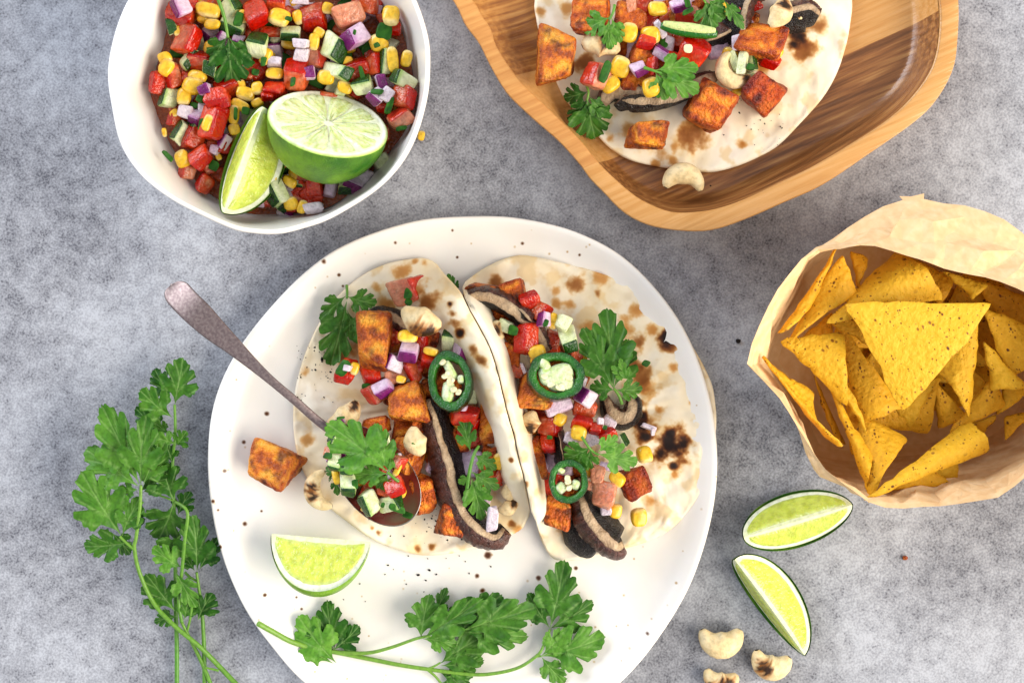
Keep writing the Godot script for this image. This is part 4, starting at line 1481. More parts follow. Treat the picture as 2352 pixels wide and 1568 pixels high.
func leaf_mesh(a: Vector3, b: Vector3, width: float, notch: float, curl: float, cup: float, tone: float, roll: float, origin: Vector3) -> ArrayMesh:
	var x := b - a
	var long := x.length() * 1.16
	x = x.normalized()
	var up := (Vector3.UP - x * x.dot(Vector3.UP)).normalized().rotated(x, roll)
	var axes := Basis(x, up, x.cross(up))
	var off := rng.randf() * 100.0
	# the outline: base, one side, tip, the other side
	var outline := PackedVector2Array([Vector2(0.0, 0.0)])
	var warp := func(k: int, side: float) -> Vector2:
		var q := Vector2(HALF_LEAF[k][0], HALF_LEAF[k][1])
		if k in NOTCHES:      # shallow notches where the lobes are broad
			var o := (Vector2(HALF_LEAF[k - 1][0], HALF_LEAF[k - 1][1]) + Vector2(HALF_LEAF[k + 1][0], HALF_LEAF[k + 1][1])) / 2.0
			q = o.lerp(q, notch * rng.randf_range(0.55, 1.0))
		q.x += 0.035 * noise.get_noise_2d(q.x * 3.0 + off, side * 5.0) + rng.randf_range(-0.008, 0.008)
		q.y *= side * (1.0 + 0.16 * noise.get_noise_2d(off + side * 9.0, q.x * 2.0)) 
		q.y += rng.randf_range(-0.008, 0.008)
		return q
	for k in HALF_LEAF.size(): outline.append(warp.call(k, 1.0))
	outline.append(Vector2(1.01, rng.randf_range(-0.015, 0.015)))
	for k in range(HALF_LEAF.size() - 1, -1, -1): outline.append(warp.call(k, -1.0))
	var heart := Vector2(0.40, 0.0)
	var edge := ring(smooth_loop(outline, 2), heart, 128, true)
	var bend := rng.randf_range(-0.2, 0.2)
	tone = clampf(tone + rng.randf_range(-0.12, 0.12), 0.0, 1.0)
	var dark := hx("#1a460e").lerp(hx("#437d20"), tone)
	var light := hx("#2b6112").lerp(hx("#72a63a"), tone)
	var s := Shape.new()
	var rows := []
	var cols := []
	var at := func(q: Vector2) -> Array:
		var m := Vector2(q.x, q.y * width * 1.2)
		m.y += bend * q.x * q.x * width
		var vein := 0.0
		for l in [[0.0, 0.0, 0.98, 0.0], [0.06, 0.0, 0.46, 0.43], [0.06, 0.0, 0.46, -0.43], [0.30, 0.0, 0.74, 0.31], [0.30, 0.0, 0.74, -0.31], [0.58, 0.0, 0.90, 0.17], [0.58, 0.0, 0.90, -0.17]]:
			var c := Geometry2D.get_closest_point_to_segment(q, Vector2(l[0], l[1]), Vector2(l[2], l[3]))
			vein = maxf(vein, 1.0 - q.distance_to(c) / 0.022)
		var fromheart := (q - heart).length()
		var y := -curl * 0.8 * q.x * q.x - curl * 0.5 * fromheart * fromheart + cup * 0.8 * absf(m.y) + 0.06 * noise.get_noise_3d(m.x * 2.1 + off, m.y * 2.1, 3.0) + 0.03 * noise.get_noise_3d(m.x * 6.0 + off, m.y * 6.0, 8.0) * minf(1.0, fromheart * 2.5) - 0.012 * maxf(vein, 0.0)
		return [a + axes * (Vector3(m.x, y, m.y) * long) - origin, two(dark, light, Vector3(m.x, y, m.y), 2.6, off).lerp(hx("#9cc070"), maxf(vein, 0.0) * 0.4)]
	for f in [1.0, 0.93, 0.84, 0.73, 0.61, 0.48, 0.34, 0.2, 0.08]:
		var row := PackedVector3Array()
		var cr := PackedColorArray()
		for q in edge:
			var e: Array = at.call(heart + (q - heart) * f)
			row.append(e[0])
			cr.append(e[1])
		rows.append(row)
		cols.append(cr)
	s.rows(rows, cols, true)
	var mid: Array = at.call(heart)
	s.fan(8 * 128, 128, mid[0], mid[1])
	return s.mesh()

# "bx,by,bh tx,ty,th width notch curl cup tone roll" in the zone's measure, heights in millimetres
func leaf_from(spec: String, parent: Node3D, called := "leaf") -> void:
	var w := spec.split(" ", false)
	var b := w[0].split_floats(",")
	var t := w[1].split_floats(",")
	var qa := zp(b[0], b[1]); var qb := zp(t[0], t[1])
	obj(called, leaf_mesh(plan(qa.x, qa.y, b[2] * 0.001), plan(qb.x, qb.y, t[2] * 0.001), float(w[2]), float(w[3]), float(w[4]), float(w[5]), float(w[6]), deg_to_rad(float(w[7])) if w.size() > 7 else 0.0, parent.position), mats.leaf, parent)

# "r0 r1 x,y,h x,y,h ..." a stem; radii and heights in millimetres
func stem_from(spec: String, parent: Node3D, green := 0.5) -> void:
	var w := spec.split(" ", false)
	var p := PackedVector3Array()
	for k in range(2, w.size()):
		var f := w[k].split_floats(",")
		var q := zp(f[0], f[1])
		p.append(plan(q.x, q.y, f[2] * 0.001) - parent.position)
	var path := PackedVector3Array()
	for k in p.size() - 1:
		for e in 8: path.append(p[k].cubic_interpolate(p[k + 1], p[maxi(k - 1, 0)], p[mini(k + 2, p.size() - 1)], e / 8.0))
	path.append(p[-1])
	var r0 := float(w[0]) * 0.001
	var r1 := float(w[1]) * 0.001
	obj("stem", sweep(path, func(t): return lerpf(r0, r1, t), 8, func(t, _a): return hx("#7fa63c").lerp(hx("#4f8a2c"), clampf(green + t * 0.3, 0.0, 1.0))), mats.stem, parent)

func sprig(called: String, label: String, group: String, stems: Array, leaves: Array, green := 0.5) -> void:
	var w: PackedStringArray = (stems[0].split(" ", false)[2] if stems.size() else leaves[0].split(" ", false)[0]).split(",")
	var q := zp(float(w[0]), float(w[1]))
	var o := thing(called, label, "coriander sprig" if called == "coriander_sprig" else "coriander leaf", plan(q.x, q.y, float(w[2]) * 0.001), group)
	for st in stems: stem_from(st, o, green)
	for l in leaves: leaf_from(l, o)

# ---------------------------------------------------------------- the salsa in the bowl

func fillers(loop: PackedVector2Array, count: int, low: float, high: float, kinds: Array, size: Vector2, label: String, group: String, marks: Array) -> void:
	var box := Rect2(loop[0], Vector2.ZERO)
	for q in loop: box = box.expand(q)
	var made := 0
	while made < count:
		var q := Vector2(rng.randf_range(box.position.x, box.end.x), rng.randf_range(box.position.y, box.end.y))
		if not Geometry2D.is_point_in_polygon(q, loop): continue
		made += 1
		var kind: String = kinds[rng.randi() % kinds.size()]
		var level: float = (rng.randf_range(low, high) - zone.base) / zone.step
		var word := {"tomF": "red tomato", "tomR": "bright red tomato", "corn": "yellow corn", "cuc": "cucumber", "onW": "pale onion", "onP": "purple onion", "pot": "roasted sweet potato", "herb": "chopped herb"}
		var own := Vector2((q.x - zone.ox) / zone.s, (q.y - zone.oy) / zone.s)
		var near := ""
		var best := 1e9
		for m in marks:
			if own.distance_to(Vector2(m[0], m[1])) < best:
				best = own.distance_to(Vector2(m[0], m[1]))
				near = m[2]
		piece(kind, own, Vector2(rng.randf_range(size.x, size.y), rng.randf_range(size.x, size.y)) * (0.75 if kind == "corn" else 1.0), rng.randf() * 180.0, level, str(rng.randi() % 2) if kind == "pot" else ["", "s", "e"][rng.randi() % 3] if kind in ["cuc", "onW"] else "", label % [word[kind], near], group)

func build_salsa() -> void:
	set_zone(235.2, 0, 0.35, 0.047, 0.0045)
	var area := pts("330,600 380,380 430,150 470,-60 700,-250 1000,-330 1400,-300 1700,-120 1900,40 2000,260 2030,560 1980,780 1860,1020 1650,1220 1440,1360 1150,1390 900,1370 740,1270 560,1120 430,900 380,760")
	var middle := Vector2(625, 165)
	area = shrink(area, middle, 0.92)
	fillers(pts("1110,1270 1230,1160 1420,1300 1650,1180 1800,1040 1850,960 1920,930 1800,1110 1600,1270 1420,1370 1180,1380"), 22, 0.0435, 0.047, ["tomR", "tomF", "corn", "cuc", "onW"], Vector2(80, 130), "buried salsa bowl piece of %s %s", "buried salsa pieces in the white bowl", [[1150, 1330, "left of the pale bottom onion"], [1450, 1300, "just below the halved lime's rind"], [1650, 1200, "below the lime by the right wall"], [1850, 1000, "between lime and right wall"]])
	fillers(area, 170, 0.043, 0.0485, ["tomF", "tomR", "tomF", "corn", "corn", "cuc", "onW", "onP", "tomR", "herb", "herb"], Vector2(70, 140), "buried salsa bowl piece of %s %s", "buried salsa pieces in the white bowl",
		[[760, 350, "beside the bowl's coriander leaf"], [450, 120, "by the bowl's upper left wall"], [380, 500, "by the bowl's left wall"], [520, 950, "by the bowl's lower left wall"], [700, 700, "around the large wet red slab"], [1050, 120, "around the big top-edge tomato"], [1650, 60, "by the pale tomato at the upper right"], [1250, 400, "around the pinkish onion cube"], [1600, 450, "around the rind-edged cucumbers"], [1950, 500, "by the bowl's right wall"], [1900, 900, "right of the halved lime"], [1100, 1250, "below the halved lime's left side"], [1450, 1330, "below the halved lime"], [900, 500, "between leaf and halved lime"], [800, 1300, "below the lime wedge"], [1200, -200, "at the far side of the bowl"]])
	serve([
		"cuc 838 45 120 140 -32 1.5 e|wide cucumber piece at the picture's top edge, right of the herb stem in the bowl",
		"cuc 855 160 180 120 22 1 s|long pale cucumber piece under the coriander stem in the bowl",
		"cuc 1012 305 140 150 8 2 n|square pale cucumber piece right of the coriander leaf in the bowl",
		"cuc 1240 215 130 95 4 1.5 s|cucumber piece with blackish green rind towards the bowl's middle",
		"cuc 1528 312 150 155 28 2 e|cucumber piece with green rind, right of the white onion cube in the bowl",
		"cuc 1545 466 185 105 20 2 e|pointed cucumber piece above the halved lime's right shoulder",
		"cuc 1708 562 150 100 -14 2 n|cucumber piece with dark rind touching the halved lime's upper right edge",
		"cuc 1985 522 165 105 28 2.4 w|cucumber wedge leaning on the bowl's right wall",
		"cuc 1858 405 75 155 4 2 w|narrow cucumber stick near the bowl's right wall",
		"cuc 438 642 110 120 10 1 w|cucumber piece with dark rind at the bowl's left edge",
		"cuc 505 868 75 155 30 1.5 w|cucumber stick low on the bowl's left side above the red pepper cube",
		"cuc 562 384 60 150 34 1.5 e|thin cucumber strip left of the coriander leaf in the bowl",
		"cuc 1140 1255 125 170 -30 1.5 w|cucumber piece below the halved lime, above the purple-ended onion",
		"cuc 700 450 95 90 20 2 u|blackish cucumber rind square just left of the coriander leaf tip",
		"cuc 455 176 70 105 -12 1.5 u|dark cucumber rind piece near the bowl's upper left wall",
		"cuc 622 800 46 100 28 1.6 w|small cucumber sliver between the red tomatoes left of the lime wedge",
		"cuc 1560 590 70 70 10 1 |small pale cucumber cube hidden behind the halved lime",
		"tomD 498 92 190 150 8 1.2 s|dark red tomato piece by the purple onion at the bowl's upper left",
		"tomR 580 22 90 70 10 1.2|small red tomato piece at the picture's top edge, upper left of the bowl",
		"tomF 562 250 150 215 24 1.6 e|long orange red tomato piece left of the coriander stem",
		"tomF 462 500 105 185 -12 1.3 w|orange tomato strip beside the red square at the bowl's left wall",
		"tomR 356 556 90 150 5 1.4 w|red tomato square climbing the bowl's left wall",
		"tomD 640 398 150 130 12 1.2 n|dark tomato piece just left of the coriander leaf's left lobe",
		"tomR 1002 92 170 200 -26 1.8 s|big bright red tomato piece at the bowl's top middle",
		"tomF 1140 30 130 95 5 1.4 n|orange tomato piece above the big corn cluster at the top edge",
		"tomD 1382 120 165 150 -8 1.2 s|brownish red tomato piece left of the pale tomato near the top edge",
		"tomP 1602 95 180 150 -22 1.8|pale tomato piece with peppercorn dots near the bowl's upper right",
		"tomF 1740 38 130 110 14 1.2|tomato piece at the picture's top edge, upper right of the bowl",
		"tomR 1900 182 100 85 6 1.6 s|small bright red piece under the topmost corn kernel on the bowl's right",
		"tomP 1402 388 130 115 12 1.2 e|pinkish tomato piece right of the pale onion cube in the bowl",
		"tomF 1272 502 160 180 4 1.4 n|tomato piece with a herb shred on it above the halved lime",
		"tomR 1120 592 160 125 10 1.5 s|glossy red tomato piece touching the halved lime's upper left edge",
		"tomR 1082 622 76 80 0 2 s|small glossy red corner at the halved lime's upper left edge",
		"tomR 750 642 150 115 -5 3 s|wet pinkish red tomato piece at the top of the stacked red pair",
		"tomR 735 795 180 225 14 2.6 e|large wet red tomato slab left of the lime wedge's tip",
		"tomD 590 902 130 160 14 1.2 w|dark red tomato piece beside the cucumber stick on the bowl's left",
		"tomR 645 1030 140 120 -42 2 s|bright red cube near the bowl's lower left wall",
		"tomP 562 1130 100 85 10 1 w|pale tomato piece pressed on the bowl's lower left wall",
		"tomD 672 1205 105 135 34 1.2 w|brownish red tomato piece left of the lime wedge's lower end",
		"tomF 1982 640 145 150 12 2 e|juicy tomato piece on the bowl's right wall under the cucumber wedge",
		"tomD 1848 692 110 100 10 1.2 s|dark red piece right of the halved lime's upper edge",
		"tomP 1962 772 180 115 -32 2 n|pale pink tomato piece low on the bowl's right wall",
		"tomD 1672 462 180 135 -18 1.2 n|dark red tomato piece above the cucumber with dark rind, right of the lime",
		"tomF 1772 420 115 130 -14 1.6 e|tomato piece left of the narrow cucumber stick at the right",
		"tomD 825 592 150 120 -24 1.2 n|red tomato piece below the coriander leaf's tip",
		"tomD 1100 208 150 65 5 1.0|dark red strip left of the blackish cucumber rind",
		"tomR 545 512 68 62 10 1|small red tomato bit among corn at the bowl's left",
		"tomD 1072 1302 80 110 6 1|dark red piece between the two-toned onion and the cucumber below the lime",
		"tomD 790 958 90 100 20 1.2 e|dark red piece just left of the lime wedge's middle",
		"tomF 945 480 100 80 10 1.0|orange red tomato bit right of the coriander leaf's tip",
		"tomF 1480 640 120 80 10 0.6|tomato piece behind the halved lime's top edge",
		"tomD 700 1110 90 70 -20 1|dark red bit beneath the bright red cube at the lower left",
		"tomF 470 790 70 90 14 1 w|orange tomato bit at the bowl's left edge above the cucumber stick",
		"tomD 930 1330 80 90 10 0.8|dark red bit right of the lime wedge's lower tip",
		"tomD 1230 90 90 90 20 0.8|dark red bit right of the big corn cluster",
		"corn 1160 112 135 110 18 2.4|big corn kernel with a herb shred, near the top edge of the bowl",
		"corn 718 157 108 66 8 2|flat corn kernel just left of the coriander stem",
		"corn 500 202 52 80 8 1.6|narrow corn kernel beside the dark cucumber rind at the upper left",
		"corn 930 106 80 86 10 1.8|corn kernel right of the coriander stem near the top edge",
		"corn 988 142 58 66 -20 1.6|small corn kernel left of the big bright red tomato",
		"corn 1285 112 66 88 -20 1.6|corn kernel right of the big one near the top edge",
		"corn 1476 50 76 74 10 1.8|corn kernel between two tomatoes near the top edge",
		"corn 1890 96 108 128 6 2.8|large glossy corn kernel highest on the bowl's right wall",
		"corn 410 378 84 76 -24 1.7|upper of two stacked corn kernels at the bowl's left wall",
		"corn 420 442 92 108 26 2|lower of two stacked corn kernels at the bowl's left wall",
		"corn 590 566 120 104 16 2.2|fat corn kernel left of the small bright purple onion",
		"corn 622 498 118 66 18 1.8|corn kernel under the blackish cucumber rind square",
		"corn 535 634 84 120 6 2|upright corn kernel right of the cucumber at the bowl's left edge",
		"corn 525 1042 100 112 -24 1.8|corn kernel on the bowl's lower left wall, left of the bright red cube",
		"corn 940 612 112 86 14 2|lower left kernel of the trio below the coriander leaf's tip",
		"corn 1015 580 74 88 -8 1.9|right kernel of the trio below the coriander leaf's tip",
		"corn 905 562 60 70 -14 1.6|small upper kernel of the trio below the coriander leaf's tip",
		"corn 1130 480 106 76 6 1.8|corn kernel alone in the juice in the bowl's middle",
		"corn 1066 372 80 108 18 1.8|corn kernel tucked under the square cucumber's right side",
		"corn 1386 274 64 106 10 2.4|upright corn kernel right of the white onion cube",
		"corn 1422 214 70 58 30 1.8|small corn kernel left of the cucumber with green rind, upper right",
		"corn 1466 506 108 88 14 2|corn kernel above the halved lime's top, below the pointed cucumber",
		"corn 1815 282 112 108 -18 2|corn kernel with herb bits near the bowl's upper right wall",
		"corn 1996 385 66 104 12 2|corn kernel pressed on the bowl's right wall above the cucumber wedge",
		"corn 1905 388 70 165 -8 2.4|pair-like long corn kernel beside the narrow cucumber stick",
		"corn 684 808 62 106 18 3.8|pale seed-like corn kernel lying on the large wet red slab",
		"corn 860 750 68 122 8 2.2|corn kernel skin between the red slab and the lime wedge's tip",
		"corn 862 846 76 72 -20 1.8|corn kernel left of the lime wedge's upper half",
		"corn 905 690 125 72 26 2|flaky corn pieces above the lime wedge's tip",
		"corn 1015 672 78 58 -20 1.7|broken corn bit between the lime wedge's tip and the halved lime",
		"corn 1590 572 96 78 14 1.8|pale corn kernel at the halved lime's top right edge",
		"corn 1105 1096 100 84 30 1.8|upper of two corn kernels below the halved lime's left side",
		"corn 1086 1166 118 82 10 1.9|lower of two corn kernels below the halved lime's left side",
		"corn 1225 1192 104 64 30 1.2|corn kernel half under the halved lime's rind",
		"corn 1236 1340 98 84 -10 1.4|corn kernel at the bowl's bottom, left of the pale onion",
		"corn 1310 1356 60 86 20 1.5|corn kernel touching the pale onion at the bowl's bottom",
		"corn 1602 402 88 66 -10 1.5|corn kernel between the two rind-edged cucumbers at the right",
		"corn 702 316 76 84 24 1.4|dull corn kernel above the coriander leaf's left lobe",
		"corn 470 742 60 48 -24 1.4|small corn bit above the pale onion at the bowl's left edge",
		"corn 760 1030 40 48 -14 1.4|tiny corn bit right of the bright red cube",
		"corn 404 868 34 54 -10 1.2|tiny corn bit stuck on the bowl's left wall",
		"corn 690 70 150 90 8 1.6|big orange corn cluster left of the stem at the picture's top edge",
		"corn 655 120 70 60 20 1.2|corn bit below the big orange corn cluster",
		"onP 506 46 108 130 -28 2.2 w|dark purple onion piece at the picture's top edge, upper left in the bowl",
		"onP 670 590 78 76 -14 3.2 u|small bright purple onion square near the bowl's left",
		"onW 1300 280 104 62 8 3|white onion slice on top of the pinkish onion cube",
		"onW 1310 355 106 92 6 2.2 |pinkish onion cube in the bowl's middle under a white slice",
		"onW 1130 406 90 64 5 1.8|pale onion piece above the lone corn kernel in the juice",
		"onP 1352 482 76 88 -6 2.2 u|dark purple onion square above the halved lime",
		"onP 1660 236 150 140 -34 2.2 w|large purple-sided onion piece near the bowl's upper right",
		"onW 1800 636 108 96 -40 2.4 w|white and purple onion piece right of the halved lime's top",
		"onW 1862 622 86 88 28 2.6|white onion chunk under a herb shred at the right",
		"onW 546 738 108 92 14 2|pale onion piece at the bowl's left, above the cucumber stick",
		"onP 612 768 78 86 26 1.8 s|purple onion piece left of the large red slab",
		"onW 1026 1270 66 70 4 2.4|white half of the two-toned onion stick at the bowl's bottom",
		"onP 1024 1322 70 66 4 1.8 u|purple half of the two-toned onion stick at the bowl's bottom",
		"onW 1380 1360 138 76 -10 1.5|pale see-through onion piece at the bowl's bottom edge",
		"onP 890 266 80 62 10 1.4 s|purple onion strip right of the coriander stem",
		"onP 785 240 60 66 24 1.4 w|purple onion bit just left of the coriander stem",
		"onP 802 930 66 96 30 1.8 w|purple onion strip left of the lime wedge's middle",
		"onP 738 980 66 66 20 1.6|purple onion bit above the bright red cube",
		"onW 1300 10 108 42 4 1.6|pale onion strip at the picture's top edge, middle of the bowl",
		"onW 652 712 56 62 14 1.8|pale onion bit between the purple square and the red slab",
		"onP 1828 534 80 100 -14 2 u|crimson onion piece right of the dark-rinded cucumber by the lime",
		"onW 1150 640 60 50 14 1|pale onion bit hidden behind the halved lime's left edge",
		"herb 890 122 56 100 12 2.8|herb shred between the stem and the corn near the top edge",
		"herb 936 726 62 50 10 3|herb shred at the lime wedge's tip",
		"herb 872 740 24 84 6 3.1|dark herb shred on the corn skin left of the wedge's tip",
		"herb 1252 536 36 70 10 2.8|herb shred on the tomato above the halved lime",
		"herb 1700 472 34 90 -14 2.6|thin herb shred on the dark tomato at the right",
		"herb 1800 600 86 44 10 3.4|herb shred on the white onion right of the lime",
		"herb 1886 690 54 104 16 3|folded herb shred on the bowl's right side below the onion",
		"herb 1852 206 96 104 10 2.6|torn herb leaf under the glossy corn kernel on the right wall",
		"herb 1652 212 22 44 14 3.4|herb speck on the large purple-sided onion",
		"herb 650 812 44 90 16 3|herb shred along the large red slab's left edge",
		"herb 425 1022 30 96 -48 3.4|loose dark herb shred on the bowl's bare lower left wall",
		"herb 640 644 60 54 18 2.8|herb shred under the small bright purple onion",
		"herb 720 1082 86 64 26 1.6|dark herb piece right of the bright red cube",
		"herb 1962 842 70 28 -10 2.6|herb shred below the pale pink tomato on the right wall",
		"herb 1006 472 56 46 14 1.8|herb shred left of the lone corn kernel in the juice",
		"herb 1056 404 38 62 10 2.8|herb shred on the corn tucked by the square cucumber",
		"herb 1222 120 56 30 20 3.4|herb shred on the big corn kernel near the top edge",
		"herb 1800 296 40 30 -30 2.9|herb speck on the corn near the upper right wall",
		"herb 600 690 60 40 10 2|herb shred right of the upright corn kernel",
		"herb 1490 240 90 60 30 1.2|dark herb piece above the cucumber with green rind",
	], "salsa in the white bowl")
	sprig("coriander_leaf", "single coriander leaf on a curved stem lying on the salsa in the bowl", "", ["0.7 1.0 822,245,62 800,120,66 760,0,69 730,-90,70"], ["822,235,62 855,545,57 0.75 0.9 0.12 0.12 0.1 0", "818,240,62 700,385,58 0.7 0.8 0.2 0.1 0.05 0", "826,240,62 945,420,58 0.55 0.8 0.1 0.1 0.12 0"], 0.6)

# ---------------------------------------------------------------- the filling of the open tortilla on the tray

func build_tray_filling() -> void:
	set_zone(1019.2, 0, 0.35, 0.026, 0.0055)
	fillers(pts("1150,-120 1250,60 1200,200 1250,330 1400,470 1700,420 1900,280 2050,120 2200,-60"), 34, 0.021, 0.026, ["tomR", "pot", "pot", "tomF", "onP"], Vector2(120, 220), "%s piece deep in the open taco %s", "buried pieces in the open taco's filling",
		[[1250, 100, "behind the corn at its upper left"], [1300, 450, "behind the bright purple onion"], [1650, 100, "under the green chilli strip"], [1700, 400, "behind the middle coriander leaf"], [2000, 100, "under the curled mushroom"], [1600, -80, "beyond the picture's top edge"]])
	var g := "filling of the open taco"
	serve([
		"pot 745 370 235 330 3 1.2 0|tall orange sweet potato brick overhanging the tortilla's left edge on the tray",
		"pot 965 100 260 225 8 1.6 1|charred-topped sweet potato cube left of the coriander leaf, tray's top",
		"pot 1235 115 200 165 6 0.9 1|reddish sweet potato chunk behind the corn at the tray taco's top",
		"pot 1325 900 225 195 4 0.6 0|sweet potato cube with one dark side, lowest on the open tortilla",
		"pot 1752 690 265 255 32 0.7 1|sweet potato cube right of the big mushroom slice's end, under the cashew",
		"pot 2090 278 270 225 14 1.2 1|sweet potato cube under the upright cashew at the open taco's right",
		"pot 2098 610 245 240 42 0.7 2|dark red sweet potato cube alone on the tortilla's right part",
		"pot 1290 440 190 290 14 0.6 1|reddish sweet potato chunk behind the bright purple onion on the tray",
	], g)
	mushroom("1045,690 1110,615 1250,640 1450,640 1620,590 1790,500", 40, -120, -1, 0.024, 0.026, 0.009, "long mushroom slice with pale cut face crossing the open taco", "mushroom slices in the open taco")
	mushroom("1120,690 1190,640 1290,635 1400,630 1480,610", 1, 1, 105, 0.0285, 0.0285, 0.008, "black gill patch on the long mushroom slice of the open taco", "mushroom slices in the open taco")
	mushroom("1960,290 1950,150 1990,20 2080,-60 2150,-100", -50, -40, -150, 0.029, 0.031, 0.010, "dark curled mushroom slice behind the upright cashew at the tray's top", "mushroom slices in the open taco")
	mushroom("2140,80 2260,90 2380,70 2460,110", 60, 40, 120, 0.027, 0.025, 0.009, "shiny dark mushroom end at the open taco's upper right", "mushroom slices in the open taco")
	mushroom("1660,300 1800,260 1930,180", 110, 20, 60, 0.025, 0.026, 0.009, "dark mushroom piece in the shadow under the green chilli strip", "mushroom slices in the open taco")
	serve([
		"corn 1220 215 100 122 8 2.2|corn kernel right of the upper coriander leaf on the tray taco",
		"corn 1360 232 128 112 -4 2|corn kernel above the small red square on the tray taco",
		"corn 1405 58 118 92 -6 2|half corn kernel near the tray taco's top edge",
		"corn 1160 436 120 128 18 1.8|corn kernel above the tomato with a folded herb",
		"corn 1092 556 122 96 -34 1.4|corn kernel wedged between tomato and mushroom on the tray",
		"corn 1362 570 112 132 -8 2.4|corn kernel resting on the black mushroom gills on the tray",
		"corn 1930 602 80 52 -20 0.6|corn kernel under the curled cashew's lower edge",
		"corn 2182 332 96 76 34 0.8|corn kernel half behind the small tomato at the tray taco's right",
		"corn 1835 66 60 96 12 1.8|corn kernel behind the dark coriander leaf near the top edge",
		"corn 1880 355 100 90 20 1|corn kernel behind the pale cucumber stick on the tray",
		"tomP 1012 488 190 165 16 1.6 w|pale tomato piece with a folded herb right of the orange brick",
		"tomR 1330 276 122 84 18 2.4 s|small bright red square in front of a corn kernel on the tray taco",
		"tomR 1368 430 74 130 2 2.2 e|upright red strip between two purple onions on the tray taco",
		"tomR 1635 348 190 175 28 1.8 n|bright red tomato piece with a seed beside the middle coriander leaf",
		"tomP 1602 92 150 95 12 1.4 s|pink tomato piece under the green ring at the top edge",
		"tomR 2000 32 160 90 -24 1.6 s|red tomato piece near the upper right end of the tray taco",
		"tomR 2140 400 128 92 26 0.9 s|small red tomato piece lying right of the sweet potato cubes",
		"tomD 1300 30 120 120 10 1|dull tomato piece at the top edge behind the half corn kernel",
		"tomP 1232 34 70 100 -10 1.4|pale curl of tomato at the tray taco's top edge",
		"tomR 1490 380 110 90 18 1.6|red tomato corner behind the middle coriander leaf's tip",
		"tomD 1560 270 130 110 8 1|dark tomato below the green chilli strip",
		"onP 1280 452 104 98 -24 2.6 s|bright purple onion square left of the red strip on the tray",
		"onP 1424 350 90 78 30 2.2 n|lilac onion piece right of the small bright red square",
		"onP 1560 34 130 72 -12 2.2 s|purple onion piece at the tray taco's top edge",
		"onW 1422 185 46 140 -30 2|thin lilac onion sliver left of the green chilli strip",
		"onW 1480 290 60 100 10 1.4|pale onion stick below the green chilli strip's left end",
		"cuc 1960 410 62 150 8 1.9|pale cucumber stick standing in the curled cashew's hollow",
		"cuc 1905 400 60 130 -24 1.4|pale cucumber piece behind the curled cashew's hollow",
		"cuc 2022 420 60 110 -10 1.2 e|small cucumber bit with a herb right of the cashew's hollow",
		"cuc 2010 510 70 90 20 0.6|pale cucumber bit under the curled cashew's right end",
		"onW 1920 275 60 110 -6 1.6|pale onion bit left of the cube under the upright cashew",
		"herb 1060 480 60 140 22 3|folded herb shred on the pale tomato by the orange brick",
		"herb 2016 440 54 44 14 2.4|herb shred on the small cucumber bit",
		"herb 1972 592 40 44 10 1.4|herb shred below the curled cashew",
		"herb 1600 75 76 34 -18 3.2|pale green stem ring on the purple onion at the top edge",
		"herb 1600 20 40 80 -10 3|herb shred at the top edge on the purple onion",
		"herb 1440 270 50 110 -10 1.6|dark herb strip right of the corn above the red square",
	], g)
	cashews([
		"1030 305 300 190 70 0.50 0.5 0.4|large yellowish cashew half hidden under the upper coriander leaf on the tray",
		"1885 475 265 48 178 0.30 1.2 0.92|curled pale cashew hugging a cucumber stick on the open taco",
		"1570 1185 300 186 140 0.36 -1.0 -|cashew lying on the bare wood below the open tortilla",
		"2190 95 250 -62 50 0.46 2.4 0.8|upright pale cashew near the open taco's top right",
		"2330 115 70 30 60 0.5 0.6 0.5|charred cashew tip under the shiny dark mushroom at the right",
	], "cashews on the tray")
	var o := thing("chilli_strip", "green chilli slice seen edge-on near the top of the open taco", "green chilli slice", plan(zp(1610, 190).x, zp(1610, 190).y, 0.042))
	var line := path3(smooth_path(pts("1425,165 1520,190 1620,205 1720,218 1795,222"), 6), 0.042, 0.042)
	for k in line.size(): line[k] -= o.position
	obj("skin", sweep(line, func(t): return 0.0032 * pow(sin(PI * (0.08 + 0.84 * t)), 0.5), 10, func(_t, _a): return hx("#1f6a1c")), mats.wet, o)
	var line2 := path3(smooth_path(pts("1440,152 1530,172 1620,184 1710,196 1785,200"), 6), 0.0435, 0.0435)
	for k in line2.size(): line2[k] -= o.position
	obj("flesh", sweep(line2, func(t): return 0.0027 * pow(sin(PI * (0.06 + 0.88 * t)), 0.5), 10, func(_t, _a): return hx("#cfdc8e")), mats.crisp, o)
	var k := block(Vector3(0.0045, 0.0012, 0.0045), 2.4, 0.1, 0.05, 5, func(_u, _p): return hx("#efe0b0"))
	var sd := obj("tomato_seed", k.shape.mesh(), mats.corn)
	sd.position = plan(zp(1604, 318).x, zp(1604, 318).y, 0.0435)
	tag(sd, "pale tomato seed on the bright red tomato of the open taco", "seed")
	var cl := "coriander leaves on the open taco"
	sprig("coriander_leaf", "coriander leaf beside the charred-topped sweet potato on the open taco", cl, ["0.8 0.6 1122,30,46 1112,80,46 1085,130,45"], ["1092,110,45 935,185,43 0.8 1 0.2 0.15 0.7 10", "1085,120,45 1075,300,42 0.62 1 0.1 0.1 0.75 0", "1100,110,45 1150,260,42 0.6 1 0.1 0.1 0.7 0"], 0.7)
	sprig("coriander_leaf", "coriander leaf lying across corn and tomato in the open taco's middle", cl, ["0.9 0.6 1312,442,46 1370,460,46 1430,480,45"], ["1385,460,45 1630,420,45 0.62 0.95 0.05 0.12 0.75 0", "1370,460,45 1655,545,42 0.60 1 0.12 0.1 0.7 0", "1390,470,45 1450,640,41 0.7 0.9 0.2 0.1 0.62 0"], 0.7)
